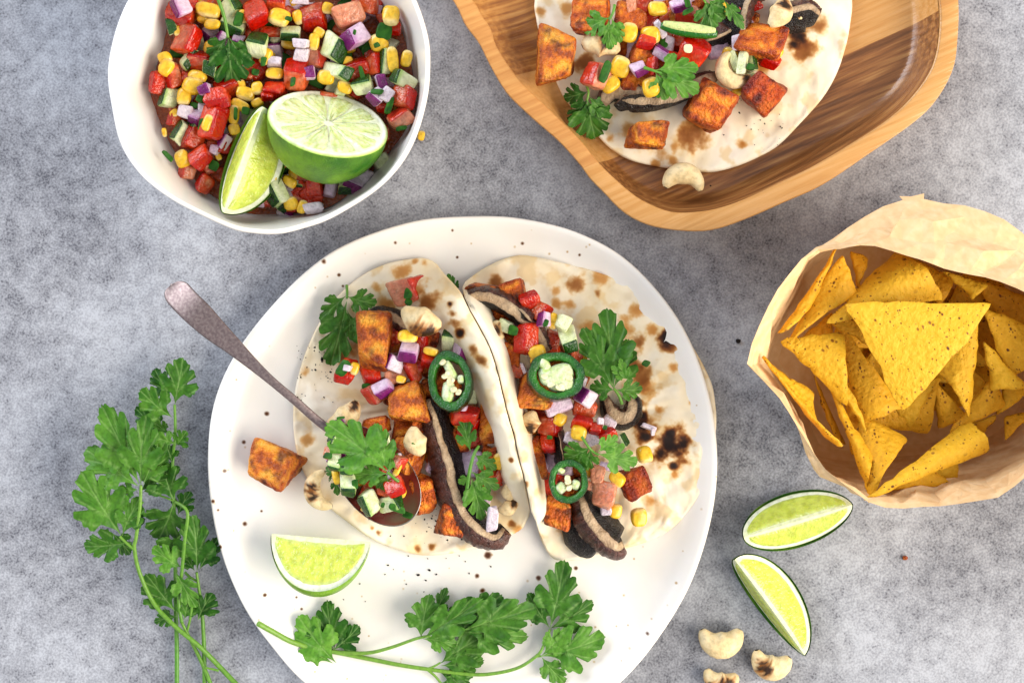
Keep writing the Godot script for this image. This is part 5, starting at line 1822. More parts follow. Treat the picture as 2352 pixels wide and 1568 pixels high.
	sprig("coriander_leaf", "large dark coriander leaf hanging over the open tortilla's left edge", cl, ["0.7 0.5 925,535,30 950,600,31 940,660,31"], ["945,600,31 810,655,25 0.85 1 0.1 0.1 0.1 0", "940,640,31 985,890,22 0.85 1 0.15 0.12 0.25 0", "950,630,31 1070,760,26 0.6 1 0.15 0.1 0.2 0", "945,650,30 850,790,24 0.6 1 0.1 0.1 0.15 0"], 0.2)
	sprig("coriander_leaf", "dark coriander leaf near the picture's top edge on the open taco", cl, ["0.7 0.5 1690,-40,46 1720,20,46"], ["1715,-10,46 1770,170,43 0.9 0.9 0.15 0.12 0.3 0", "1730,-10,46 1850,90,43 0.7 0.9 0.15 0.1 0.3 0"], 0.2)
	sprig("coriander_leaf", "narrow dark coriander leaf pointing at the dark curled mushroom", cl, [], ["1830,-10,46 1965,160,42 0.34 1 0.1 0.3 0.3 0"], 0.2)

# ---------------------------------------------------------------- the first folded taco

func build_left_taco() -> void:
	set_zone(666.4, 580.2, 0.25, 0.0215, 0.0058)
	fillers(pts("700,560 1000,420 1300,650 1500,900 1640,1050 1760,1300 1900,1700 1980,2100 2020,2450 1800,2500 1500,2300 1300,1900 1100,1600 800,1300"), 26, 0.0165, 0.021, ["pot", "pot", "tomR", "pot", "onP"], Vector2(170, 290), "%s piece deep in the first taco %s", "buried pieces in the first taco's filling",
		[[900, 600, "beside the tall orange wedge"], [1250, 800, "behind the purple onion cube"], [1500, 1150, "under the chilli ring"], [1100, 1400, "under the bumpy sweet potato"], [1650, 1500, "under the red tomato by the fold"], [1750, 1900, "under the small coriander sprig"], [1850, 2300, "by the pale onion stick"], [1400, 2000, "along the long mushroom"]])
	var g := "filling of the first taco"
	mushroom("690,620 800,560 950,590 1080,680 1180,760", -70, -70, -40, 0.021, 0.023, 0.008, "brown mushroom slice behind the tall orange sweet potato wedge", "mushroom slices in the first taco")
	# the long slice by the fold
	mushroom("1270,1340 1330,1500 1390,1700 1460,1900 1500,2100 1580,2330 1720,2510 1880,2590 1960,2520", -160, -78, -110, 0.024, 0.018, 0.012, "long dark mushroom slice with wrinkled cap running down beside the fold", "mushroom slices in the first taco")
	serve([
		"pot 785 790 290 450 4 1.7 0|tall pointed orange sweet potato wedge in the first taco",
		"pot 1062 1365 320 350 -8 1.7 0|bumpy orange sweet potato left of the upper chilli ring",
		"pot 1810 1500 140 420 -4 1.4 0|orange sweet potato strip against the fold below the chilli ring",
		"pot 1830 1960 150 330 8 0.9 1|lower sweet potato strip against the fold, above the corn kernel",
		"pot 780 1590 235 150 -4 0.6 1|reddish sweet potato behind the spoon's coriander leaf",
		"pot 1080 1860 250 280 22 0.9 0|orange sweet potato below the small upright cashew",
		"pot 1220 2220 200 360 -8 0.7 1|sweet potato right of the spoon's tip edge",
		"pot 1470 2450 225 270 8 0.4 1|dark reddish sweet potato under the long mushroom's lower half",
		"pot 1290 770 160 160 10 0.6 1|sweet potato low down, right of the purple onion",
		"pot 1180 1560 160 200 20 0.5 1|sweet potato below the bumpy orange one",
		"tomP 1062 350 320 235 -16 0.5 e|pinkish tomato with herbs alone near the first tortilla's top",
		"tomR 1212 865 95 230 8 1.8 e|red tomato strip right of the big purple onion",
		"tomR 740 1115 185 170 -6 1.2 s|red tomato cube below the tall orange wedge",
		"tomR 515 1080 170 230 24 1.0 s|red piece under a herb, outermost on the first tortilla's left",
		"tomR 1280 985 140 120 10 2.6 s|orange red tomato bit with corn, touching the chilli ring's upper left",
		"tomF 1128 1085 120 240 -26 2 w|long pinkish red tomato piece left of the upper chilli ring",
		"tomP 980 1140 190 125 -14 1.5|pale fleshy tomato below the white onion of the first taco",
		"tomP 790 1290 180 210 -30 0.9 w|pale tomato under the purple striped onion",
		"tomR 1600 1495 270 170 8 1.6 n|bright red tomato below the upper chilli ring",
		"tomR 1660 1560 190 140 12 1.2 e|red tomato piece right of the long mushroom, above the small leaf",
		"tomD 1890 2050 110 170 8 0.8|dark red tomato below the corn kernel by the fold",
		"tomD 960 780 90 110 0 1|dark red bit left of the corn on the purple onion",
		"tomR 1180 1040 130 110 24 1.8|deep pink tomato bit left of the chilli ring",
		"onP 1090 900 175 165 8 2.8 s|big purple onion cube under a corn kernel in the first taco",
		"onW 950 1015 165 140 22 2.2 w|white onion piece left of the red tomato in the first taco",
		"onP 1558 905 140 170 12 2 e|purple striped onion behind the upper chilli ring, by the fold",
		"onP 860 1245 175 125 -28 2.2 s|purple and white striped onion above the bumpy sweet potato",
		"onP 1545 1432 180 60 -4 2.2|pink onion strip on the red tomato below the upper chilli ring",
		"onW 1858 2440 95 235 4 1.8|pale onion stick at the long mushroom's lower end",
		"onP 1760 2300 120 180 20 0.9|dark purple onion beside the small coriander sprig's tip",
		"onW 530 1060 70 60 10 2.4|pale onion bit on the outermost herb-covered red piece",
		"corn 1085 768 178 108 3 3.5|corn kernel balanced on the big purple onion",
		"corn 590 1064 84 112 12 1.6|corn kernel beside the outermost red piece on the first tortilla",
		"corn 1290 905 140 76 14 3|corn kernel on the orange red bit by the chilli ring's top",
		"corn 1915 1915 104 150 10 1.5|corn kernel against the fold, low in the first taco",
		"corn 935 1460 70 110 -20 1|corn kernel half under the bumpy sweet potato",
		"corn 1018 1165 90 70 10 2.4|pale corn tip above the bumpy sweet potato",
		"cuc 1445 810 108 215 8 1.8 n|pale cucumber stick above the upper chilli ring",
		"cuc 1660 1095 80 220 -8 1.4 e|cucumber strip between the upper chilli ring and the fold",
		"cuc 1650 1330 110 130 -8 1|pale cucumber piece below the chilli ring's right side",
		"herb 1085 375 70 110 8 2|upper herb shred on the pinkish tomato near the top",
		"herb 1082 452 74 62 40 1.9|lower herb shred on the pinkish tomato near the top",
		"herb 495 1050 105 165 34 2.4|broad herb shred over the outermost red piece",
		"herb 696 1222 84 46 -16 1.4|herb shred below the red cube on the first tortilla",
		"herb 470 1516 74 30 -4 3|green stem bit on the cashew beside the spoon's neck",
		"onP 452 1548 90 50 -12 2.6 u|purple onion bit on the cashew beside the spoon's neck",
		"herb 1155 1747 90 36 4 3.2|green stem bit on the small upright cashew",
		"herb 690 550 60 60 20 0.8|dark burnt herb beside the mushroom behind the orange wedge",
	], g)
	cashews([
		"1200 632 455 24 40 0.46 3.0 -0.5/-0.66/-0.82|long straight cashew with black marks along its back",
		"505 1485 390 -38 60 0.42 0.3 0.97|cashew with one burnt end beside the spoon's neck",
		"272 2178 400 78 150 0.30 -0.6 0.45/0.62/0.35|cashew with a burnt back at the first tortilla's left edge",
		"1172 1722 330 72 40 0.50 1.6 -|small upright cashew left of the long mushroom",
		"2010 2190 190 80 60 0.46 0.5 -|upper of two cashews under the fold's lower end",
		"2000 2330 230 -24 50 0.46 0.2 0.9|lower of two cashews under the fold's lower end",
	], "cashews on the plate")
	chilli(Vector2(1475, 1185), 385, 535, -8, 0.0405, Vector2(0.12, -0.18), "dark green chilli ring on the first taco, nearest the fold",
		[[0.04, -0.36, 0.26, 0.48, -24], [-0.16, 0.38, 0.36, 0.5, 12], [0.5, 0.0, 0.22, 0.2, 0]], [[-0.22, -0.62], [-0.18, -0.16], [0.02, -0.1], [-0.05, -0.2], [0.12, 0.02], [0.14, 0.32], [0.35, 0.42], [-0.02, 0.06]], "green chilli rings")
	var cl := "coriander leaves on the plate's tacos"
	sprig("coriander_leaf", "large coriander leaf with a short stem on the first tortilla's upper left", cl, ["0.8 0.6 518,300,18 522,360,20 520,420,21"], ["520,400,21 740,490,24 0.75 1 0.05 0.1 0.3 0", "522,390,21 285,575,18 0.55 1 0.1 0.1 0.3 0", "520,440,21 405,960,19 0.58 1 0.05 0.08 0.32 0", "520,520,21 600,800,20 0.5 1 0.1 0.1 0.3 0"], 0.6)
	sprig("coriander_leaf", "coriander tip peeking out behind the fold between the two tacos", cl, [], ["1540,380,20 1470,215,22 0.45 1 0.1 0.1 0.25 0"], 0.4)
	sprig("coriander_leaf", "small coriander sprig in the first taco, right of the long mushroom", cl, ["0.7 1.0 1735,1775,36 1690,1850,38 1650,2000,38 1615,2250,33"], ["1660,1840,38 1580,1555,35 0.52 1 0.05 0.15 0.25 0", "1685,1850,38 1880,1960,35 0.6 1 0.1 0.2 0.5 0", "1660,2010,38 1890,2160,34 0.55 1 0.1 0.2 0.35 0", "1660,2060,38 1770,2415,31 0.5 1 0.1 0.3 0.65 0", "1650,2050,38 1560,2120,35 0.6 1 0.1 0.1 0.5 0"], 0.7)

# ---------------------------------------------------------------- the second folded taco

func build_right_taco() -> void:
	set_zone(1019.2, 580.2, 0.2667, 0.0215, 0.0058)
	fillers(pts("260,480 480,430 700,520 900,700 1150,900 1300,1100 1250,1400 1350,1700 1300,2000 1200,2250 1000,2300 800,2000 700,1700 600,1300 420,800"), 24, 0.0165, 0.021, ["pot", "pot", "tomR", "pot", "onP"], Vector2(150, 260), "%s piece deep in the second taco %s", "buried pieces in the second taco's filling",
		[[450, 550, "under the arched mushroom"], [750, 750, "beside the glossy red wedge"], [950, 1070, "under the largest chilli ring"], [1200, 1300, "under the white onion chunk"], [900, 1700, "left of the brown mushroom cap"], [800, 2050, "under the lowest chilli ring"], [1200, 2050, "under the crushed tomato"]])
	var g := "filling of the second taco"
	serve([
		"pot 330 335 270 150 4 0.9 1|broad sweet potato slab at the second taco's upper end by the fold",
		"pot 605 370 200 190 -20 1.0 1|charred sweet potato cube left of the bright red tomato, upper end",
		"pot 590 880 170 180 10 1.1 1|orange sweet potato below the peanut-coloured cashew by the fold",
		"pot 780 1200 270 270 10 1.7 0|orange sweet potato cube under the large chilli ring",
		"tomR 742 400 170 130 -24 2.2 n|bright red tomato end at the top of the second taco",
		"tomF 815 505 180 150 30 2 e|orange tomato piece joined to the bright red end",
		"tomR 715 745 170 260 4 2.2 w|glossy red tomato wedge above the large chilli ring's left",
		"tomF 640 1010 115 130 -10 1.4|red tomato bit left of the large chilli ring",
		"tomF 1160 880 130 115 8 1.4|pale red tomato below the stacked cucumber",
		"tomD 940 740 120 140 14 1|dark tomato beside the charred mushroom edge",
		"tomF 1220 1345 180 130 10 1.4|red tomato under the white onion chunk",
		"onP 866 572 96 126 6 3 w|purple and white onion standing by the orange tomato",
		"onW 1235 1240 160 150 30 2.6 w|white onion chunk below the large chilli ring's right side",
		"onP 985 1320 215 140 -22 1.6|dull purple onion below the large chilli ring",
		"onW 690 1000 36 110 -24 1.8|thin lilac onion sliver left of the large chilli ring",
		"onW 1195 1120 70 130 10 1.6|pale onion behind the large chilli ring's right edge",
		"corn 942 590 78 140 12 2.7|corn kernel behind the pale stacked cucumber",
		"cuc 1020 610 125 135 24 3|rounded pale piece on top of the stacked cucumber",
		"cuc 1075 745 150 190 -18 2.6 s|cucumber block with a dark end right of the red wedge",
		"corn 800 855 140 120 -18 2.6|corn kernel leaning on the large chilli ring",
		"corn 795 930 90 70 -10 2.2|pale corn tip just above the large chilli ring",
		"cuc 530 635 130 110 26 2.0|see-through onion-white piece with a green end by the upper cashew",
		"herb 602 668 90 90 14 2.9|bright green stem ring right of the upper cashew",
		"corn 1000 1430 112 98 -10 1.6|corn kernel below the dull purple onion",
		"corn 1222 895 40 56 8 1.8|small corn bit at the big coriander leaf's left edge",
		"herb 880 605 54 72 10 3.6|herb shred on the purple and white onion",
		"herb 1745 955 72 52 28 0|loose green herb shred lying alone on the bare tortilla",
		"herb 300 600 40 200 -22 2|dark coriander stem in the shadow of the fold",
		"tomD 930 850 130 120 0 0.9|dark tomato behind the corn leaning on the large chilli ring",
	], g)
	mushroom("185,430 280,385 420,400 560,470 680,560 800,690 900,850", 60, 95, 40, 0.029, 0.026, 0.010, "arched mushroom slice with a charred edge over the second taco's upper end", "mushroom slices in the second taco")
	mushroom("640,480 700,540 760,600", 60, 20, 30, 0.034, 0.034, 0.006, "shiny burnt piece on the arched mushroom's outer edge", "mushroom slices in the second taco")
	mushroom("1390,1240 1430,1340 1500,1410 1590,1400 1620,1310 1600,1240", 22, 105, 60, 0.0185, 0.0185, 0.007, "small mushroom slice with a burnt rim below the big coriander leaf", "mushroom slices in the second taco")
	cashews([
		"430 700 290 104 45 0.52 1.2 0.3|peanut-coloured cashew by the fold in the second taco",
	], "cashews on the plate")
	chilli(Vector2(965, 1070), 470, 400, 6, 0.043, Vector2(-0.10, -0.22), "largest green chilli ring, full of white pith, on the second taco",
		[[0.02, 0.08, 0.85, 0.62, 10], [0.18, -0.12, 0.6, 0.5, -20], [-0.45, -0.42, 0.34, 0.3, 30], [0.1, 0.35, 0.5, 0.4, 15]], [[-0.42, 0.1], [-0.2, 0.4], [0.2, 0.45], [0.35, -0.25], [0.42, 0.05], [0.1, 0.5]], "green chilli rings")
	var cl := "coriander leaves on the plate's tacos"
	sprig("coriander_leaf", "big bright coriander leaf over the second taco's right side", cl, ["0.7 0.9 1468,1170,38 1510,1230,37 1535,1300,34"], ["1468,1180,38 1410,570,30 0.5 1 0.0 0.1 0.42 0", "1465,1170,38 1225,720,34 0.5 1 0.05 0.1 0.4 0", "1465,1170,38 1610,800,28 0.5 1 0.05 0.1 0.42 0", "1475,1180,38 1280,1170,36 0.8 0.9 0.1 0.1 0.36 0", "1480,1180,38 1690,1200,32 0.62 1 0.1 0.1 0.36 0"], 0.5)
	sprig("coriander_leaf", "small curled light coriander leaf on the big bright leaf", cl, [], ["1600,1100,40 1470,990,42 0.5 1 0.1 0.3 0.8 0", "1600,1120,40 1530,940,43 0.4 1 0.1 0.3 0.8 0"], 0.5)
	# lower half
	set_zone(1097.6, 901.6, 0.275, 0.0215, 0.0058)
	serve([
		"pot 480 545 140 330 -14 0.9 1|deep orange sweet potato strip along the fold of the second taco",
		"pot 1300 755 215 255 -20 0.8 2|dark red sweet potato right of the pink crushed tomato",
		"pot 680 1008 250 250 8 0.6 1|orange sweet potato cube below the lowest chilli ring",
		"tomD 612 275 165 175 14 1.4 e|dark tomato piece left of the corn in the second taco's middle",
		"tomR 582 425 110 165 -8 1.2 s|red pepper-like tomato piece left of the brown mushroom cap",
		"tomR 868 250 155 112 14 2.2 n|bright red tomato piece, left one of three in the second taco's middle",
		"tomR 982 295 105 105 10 2.3 s|bright red tomato cube, middle one of three",
		"tomR 1080 345 135 98 -20 2 n|crimson tomato piece, right one of three",
		"tomP 1000 690 125 180 6 1.9|upper pink piece of crushed tomato",
		"tomP 1050 860 200 220 12 1.9|lower pink piece of crushed tomato beside the dark mushroom",
		"tomP 940 780 120 70 20 1.7|pink scrap of tomato touching the lowest chilli ring",
		"corn 690 222 100 108 20 2|corn kernel between two dark tomatoes in the second taco",
		"corn 838 340 128 132 14 2.6|pale yellow corn kernel above the two-lobed coriander leaf",
		"corn 1390 515 124 142 -12 0|corn kernel lying alone on the bare tortilla",
		"corn 1160 715 140 104 34 2|corn kernel between the leaf and the dark red sweet potato",
		"corn 1150 985 104 124 10 1.4|corn kernel on the dark mushroom's gills, low in the second taco",
		"corn 1342 1040 128 150 -4 -0.1|pale cut corn kernel lowest on the bare tortilla",
		"corn 925 660 50 110 4 1.5|corn kernel half behind the upper pink tomato",
		"onW 775 385 110 105 20 2|pale onion left of the pale yellow corn kernel",
		"onW 945 375 110 140 -20 2|pale onion with pepper dots under the three red tomatoes",
		"onW 1075 975 120 92 -14 1.4|pale wet onion scrap beside the lower pink tomato",
		"onW 1028 240 60 60 0 2.6|white onion crumb beside the three red tomatoes",
		"onP 1090 615 150 60 10 1.7|crimson onion strip under the two-lobed coriander leaf",
		"onW 1430 290 130 40 24 0.2|lilac onion sliver lying alone on the charred tortilla",
		"onW 1462 322 40 62 4 0.3|lilac onion stub at the end of the lone sliver",
		"onW 1090 240 130 90 30 1.2|lilac onion slice behind the three red tomatoes",
		"cuc 1205 400 70 120 -30 1.4 e|cucumber edge behind the two-lobed coriander leaf",
		"herb 1065 290 40 38 0 2.8|herb speck among the three red tomatoes",
		"herb 600 370 50 40 8 2.4|herb speck on the red piece left of the mushroom cap",
	], g)
	cashews([
		"440 240 240 96 36 0.58 1.1 0.86|smooth cashew half hidden by the sweet potato along the second fold",
	], "cashews on the plate")
	mushroom("660,300 690,420 700,540 690,640", 60, 10, 60, 0.025, 0.024, 0.012, "brown wrinkled mushroom cap left of the two-lobed coriander leaf", "mushroom slices in the second taco")
	mushroom("850,830 890,960 960,1080 1060,1190 1150,1270 1210,1250", -115, -85, -130, 0.023, 0.0165, 0.012, "dark mushroom slice with pale cut face at the second taco's lower end", "mushroom slices in the second taco")
	mushroom("835,1060 850,1180 920,1240 1010,1260", 20, 10, 150, 0.0165, 0.0165, 0.006, "flat black mushroom piece under the lower mushroom slice", "mushroom slices in the second taco")
	mushroom("840,700 880,840", 50, 20, 60, 0.0195, 0.0195, 0.009, "dark mushroom bit behind the lowest chilli ring", "mushroom slices in the second taco")
	chilli(Vector2(757, 742), 312, 350, 4, 0.0405, Vector2(0.04, -0.10), "lowest green chilli ring, with two light ribs, on the second taco",
		[[-0.34, 0.30, 0.36, 0.32, -40], [0.38, 0.12, 0.36, 0.3, 20], [-0.4, -0.45, 0.26, 0.18, 30]], [[-0.02, 0.02], [0.06, 0.28], [-0.06, -0.14]], "green chilli rings")
	sprig("coriander_leaf", "two-lobed coriander leaf in the middle of the second taco", cl, ["0.7 0.6 868,365,44 915,440,44 960,490,43 1010,520,43"], ["945,455,44 760,570,39 0.85 1 0.15 0.1 0.35 0", "950,460,44 900,650,38 0.7 1 0.15 0.1 0.35 0", "1000,500,44 1150,380,44 0.6 1 0.1 0.1 0.95 0", "1000,510,44 1310,580,37 0.55 1 0.12 0.12 0.8 0"], 0.6)

# ---------------------------------------------------------------- the salsa on the spoon

func build_spoonful() -> void:
	set_zone(666.4, 901.6, 0.25, 0.033, 0.005)
	fillers(pts("420,420 650,420 800,620 900,850 880,1000 760,1020 650,940 450,760 400,600"), 16, 0.0285, 0.032, ["tomR", "cuc", "corn", "tomF", "onW"], Vector2(110, 180), "half hidden %s piece in the spoonful %s", "buried salsa pieces on the spoon",
		[[480, 500, "near the spoon's neck"], [480, 850, "by the green-ended cucumber"], [750, 600, "under the broad leaf"], [900, 950, "by the red square"]])
	serve([
		"cuc 412 622 105 220 6 1.4 s|white cucumber stick at the spoon's left edge",
		"cuc 525 700 150 90 6 1.8 u|black-green cucumber rind beside the white stick on the spoon",
		"cuc 530 840 150 210 4 1.4 s|cucumber block with green lower end on the spoon",
		"cuc 728 1005 170 230 -26 1.5 w|cucumber wedge hanging over the spoon's lower left edge",
		"cuc 925 1010 240 150 -12 1.2 e|broad pale cucumber piece near the spoon's tip",
		"cuc 420 440 130 140 30 0.8 w|cucumber piece by the spoon's neck under the leaf",
		"cuc 885 430 60 110 -10 0.9 n|pale cucumber bit at the spoon's upper right edge",
		"tomR 968 868 180 150 -26 2 s|bright red tomato square below the leaf on the spoon",
		"tomP 985 640 130 130 20 1.6 e|pink tomato piece right of the leaf on the spoon",
		"tomF 860 900 150 110 10 0.9|orange tomato piece left of the red square on the spoon",
		"tomP 360 560 90 110 10 0.8|pink tomato bit at the spoon's left edge",
		"corn 985 705 60 130 24 2|thin corn flake right of the leaf on the spoon",
		"corn 1020 915 90 90 24 0.8|corn kernel right of the red square on the spoon",
		"corn 420 770 70 150 -14 0.8|corn kernel behind the white stick on the spoon",
		"corn 690 1068 80 50 10 0.6|corn bit under the hanging cucumber wedge",
		"herb 345 578 84 54 14 2|bright green stem ring at the spoon's left edge",
		"herb 985 1060 150 80 22 2.2|long dark herb shred near the spoon's tip",
		"herb 1085 1125 90 60 20 1.2|herb shred touching the spoon's tip",
		"herb 595 840 60 90 -4 2.4|herb shred on the green-ended cucumber block",
		"herb 850 1032 36 50 20 2|herb speck on the broad pale cucumber",
		"onP 905 770 50 150 14 1.6|purple onion strip under the leaf's stem on the spoon",
		"onW 980 600 110 70 -20 1.2|lilac onion behind the pink tomato on the spoon",
	], "salsa on the spoon")
	sprig("coriander_leaf", "broad light green coriander leaf covering the spoonful of salsa", "coriander leaves on the plate's tacos", ["0.7 0.9 895,730,47 960,790,47 1015,830,45"], ["905,740,47 440,300,42 0.62 0.75 0.05 0.1 0.8 0", "905,740,47 600,760,42 0.55 0.8 0.1 0.1 0.75 0", "905,740,47 770,345,43 0.5 0.8 0.05 0.1 0.78 0", "905,740,47 945,540,42 0.7 0.75 0.1 0.1 0.72 0", "905,740,47 800,875,41 0.7 0.8 0.1 0.1 0.7 0"], 0.6)
	sprig("coriander_leaf", "dark coriander tip sticking out under the spoon's lower left edge", "coriander leaves on the plate's tacos", [], ["400,780,24 450,925,20 0.5 1 0.1 0.1 0.1 0", "400,770,24 335,690,22 0.6 1 0.1 0.1 0.1 0", "385,790,24 355,770,20 0.8 1 0.1 0.1 0.1 0"], 0.3)

# ---------------------------------------------------------------- coriander sprigs

func build_sprigs() -> void:
	set_zone(156.8, 784.0, 0.5)
	var g := "coriander sprigs lying on the table"
	sprig("coriander_sprig", "coriander sprig at the back of the bunch with broad leaves at its top", g,
		["0.7 1.25 487,290,15 490,430,14 478,560,8 485,800,6 490,1000,5 492,1220,4 497,1400,4 497,1640,4"],
		["485,295,16 530,112,20 0.75 0.85 0.1 0.15 0.35 0", "478,350,15 335,255,18 0.8 0.9 0.1 0.15 0.4 0", "470,270,10 400,145,9 0.7 0.9 0.1 0.1 0.05 0", "440,420,9 312,335,9 0.7 1 0.1 0.1 0.05 0", "490,470,16 405,440,22 0.8 0.9 0.3 0.3 0.45 0", "492,480,16 535,430,20 0.9 0.9 0.2 0.2 0.3 0", "470,430,12 385,365,14 0.5 1 0.1 0.2 0.25 0", "480,560,9 450,480,12 0.8 0.8 0.1 0.1 0.1 0", "480,650,6 440,560,7 0.9 0.8 0.1 0.1 0.05 0", "470,560,6 360,500,6 0.9 0.8 0.1 0.1 0.02 0"], 0.6)
	sprig("coriander_sprig", "coriander sprig with small dark leaves nearest the plate", g,
		["0.7 1.25 588,1060,12 598,1130,10 612,1230,6 622,1400,4 626,1640,4", "0.6 0.8 588,1100,10 555,1080,9 535,1060,8"],
		["590,1060,12 595,835,22 0.55 0.9 0.05 0.25 0.15 0", "600,1050,11 672,920,12 0.6 0.9 0.1 0.2 0.03 0", "580,1055,11 540,985,11 0.7 0.9 0.1 0.1 0.12 0", "595,1280,8 632,1170,11 0.85 0.8 0.1 0.15 0.15 0", "560,1270,7 590,1180,9 0.7 0.9 0.1 0.1 0.05 0"], 0.5)
	sprig("coriander_sprig", "coriander sprig with a bent stem and curled yellowish leaves in the bunch's middle", g,
		["0.8 1.3 520,1290,9 560,1370,7 610,1470,5 650,1568,5 670,1640,5", "0.8 1.0 488,735,24 545,782,28 535,900,24 520,1060,16 505,1180,12 520,1290,9", "0.5 0.6 488,735,24 440,715,24 350,685,22", "0.6 0.8 545,1330,8 560,1265,10 566,1210,12"],
		["485,735,25 430,580,30 0.85 0.8 0.1 0.3 0.12 0", "485,742,24 435,905,14 0.85 0.9 0.1 0.1 0.3 0", "330,690,24 435,590,30 0.5 0.9 0.1 0.4 0.35 0", "522,1040,16 400,975,22 0.75 0.8 0.2 0.2 0.75 0", "520,880,16 440,1010,18 0.7 0.7 0.1 0.3 0.5 0", "490,1050,16 565,1205,16 0.55 0.9 0.1 0.3 0.5 0", "490,1240,10 375,1090,14 0.7 0.9 0.1 0.15 0.3 0", "500,1260,9 400,1280,6 0.6 0.9 0.1 0.1 0.1 0", "530,1280,10 555,1190,12 0.8 0.8 0.2 0.2 0.4 0", "470,860,6 400,870,5 0.9 0.8 0.1 0.1 0.02 0", "500,800,6 540,700,6 0.8 0.8 0.1 0.1 0.05 0"], 0.45)
	sprig("coriander_sprig", "largest coriander sprig, with long bent stem and big leaves, on top of the bunch", g,
		["0.8 1.5 332,660,32 328,760,30 310,900,26 302,950,24 325,1060,18 390,1200,14 480,1300,13 600,1400,10 690,1490,6 775,1580,5 830,1640,5", "0.7 0.8 235,895,26 270,930,25 302,955,24", "0.5 0.7 630,1498,8 690,1512,7"],
		["330,670,33 325,385,38 0.52 0.85 0.05 0.15 0.5 0", "325,660,33 165,345,36 0.5 0.85 0.08 0.15 0.5 0", "322,665,33 105,510,30 0.6 0.8 0.1 0.12 0.55 0", "322,680,32 230,690,30 0.6 0.8 0.1 0.1 0.45 0", "340,660,33 420,490,34 0.55 0.9 0.1 0.2 0.45 0", "240,895,27 75,640,32 0.66 0.85 0.05 0.12 0.5 0", "245,895,27 300,735,30 0.62 0.85 0.05 0.12 0.45 0", "270,925,26 95,960,22 0.62 0.8 0.05 0.1 0.42 0", "250,760,10 330,830,8 0.9 0.8 0.1 0.1 0.03 0", "200,880,8 280,960,6 0.7 0.8 0.1 0.1 0.03 0"], 0.35)
	set_zone(548.8, 1254.4, 0.3667)
	sprig("coriander_sprig", "long coriander sprig curving along the plate's lower edge", "",
		["1.5 0.7 118,483,25 220,540,20 330,598,14.5 480,645,10.5 600,662,10.5 800,702,10.5 1000,742,11.1 1200,772,11.1 1450,802,11.1 1600,796,11.6 1750,760,12.2 1860,690,13.2 1900,640,13.8 1950,520,13.2", "1.1 0.7 610,664,10.5 800,668,12.2 950,634,13.8 1110,578,15.4 1200,560,16", "0.7 0.5 1170,770,11.1 1220,752,11.6 1262,728,12.2", "0.7 0.6 1180,772,11.1 1230,815,11.1 1275,870,10.5", "0.6 0.5 1840,700,12.7 1870,690,13.2 1895,688,13.8"],
		["600,660,11.1 540,385,12.2 0.62 0.75 0.05 0.1 0.05 0", "590,650,11.1 745,540,11.1 0.75 0.75 0.05 0.1 0.05 0", "595,650,11.1 420,460,11.6 0.6 0.75 0.05 0.1 0.05 0", "610,735,11.6 380,500,14.4 0.66 0.7 0.1 0.15 0.85 0", "595,735,11.6 330,600,12.7 0.5 0.7 0.1 0.1 0.8 0", "1140,580,16.6 1160,340,17.6 0.75 0.75 0.1 0.15 0.5 0", "1140,580,17.1 1480,375,22.1 0.42 0.7 0.05 0.4 0.5 0", "1150,580,16.6 1340,590,15.4 0.6 0.75 0.1 0.2 0.55 0", "1390,530,16.6 1790,400,17.6 0.55 0.7 0.1 0.2 0.45 0", "1390,535,16.6 1760,560,15.4 0.5 0.7 0.12 0.2 0.42 0", "1400,520,15.4 1600,320,15.4 0.7 0.8 0.1 0.1 0.2 0", "1220,480,11.1 1275,285,11.1 0.45 0.9 0.05 0.1 0.05 0", "1300,560,11.1 1480,370,10.5 0.6 0.9 0.05 0.1 0.08 0", "1255,740,12.2 1490,560,12.7 0.75 0.75 0.05 0.1 0.28 0", "1260,750,12.2 1500,740,11.1 0.6 0.8 0.05 0.1 0.28 0", "1250,790,11.1 1450,830,9.4 0.7 0.8 0.05 0.1 0.1 0", "1265,850,11.1 1370,860,9.9 0.7 0.8 0.1 0.1 0.4 0", "1948,515,13.2 2050,150,15.4 0.6 0.8 0.02 0.1 0.28 0", "1948,515,13.2 1815,330,13.2 0.55 0.8 0.05 0.1 0.28 0", "1950,515,13.2 2195,390,13.2 0.6 0.8 0.05 0.1 0.26 0", "1890,690,14.4 2250,620,14.4 0.62 0.75 0.05 0.12 0.62 0", "1890,690,14.4 2050,545,15.4 0.6 0.75 0.05 0.12 0.65 0", "1895,690,14.4 2010,850,12.2 0.62 0.8 0.1 0.12 0.5 0"], 0.15)

# ---------------------------------------------------------------- loose things

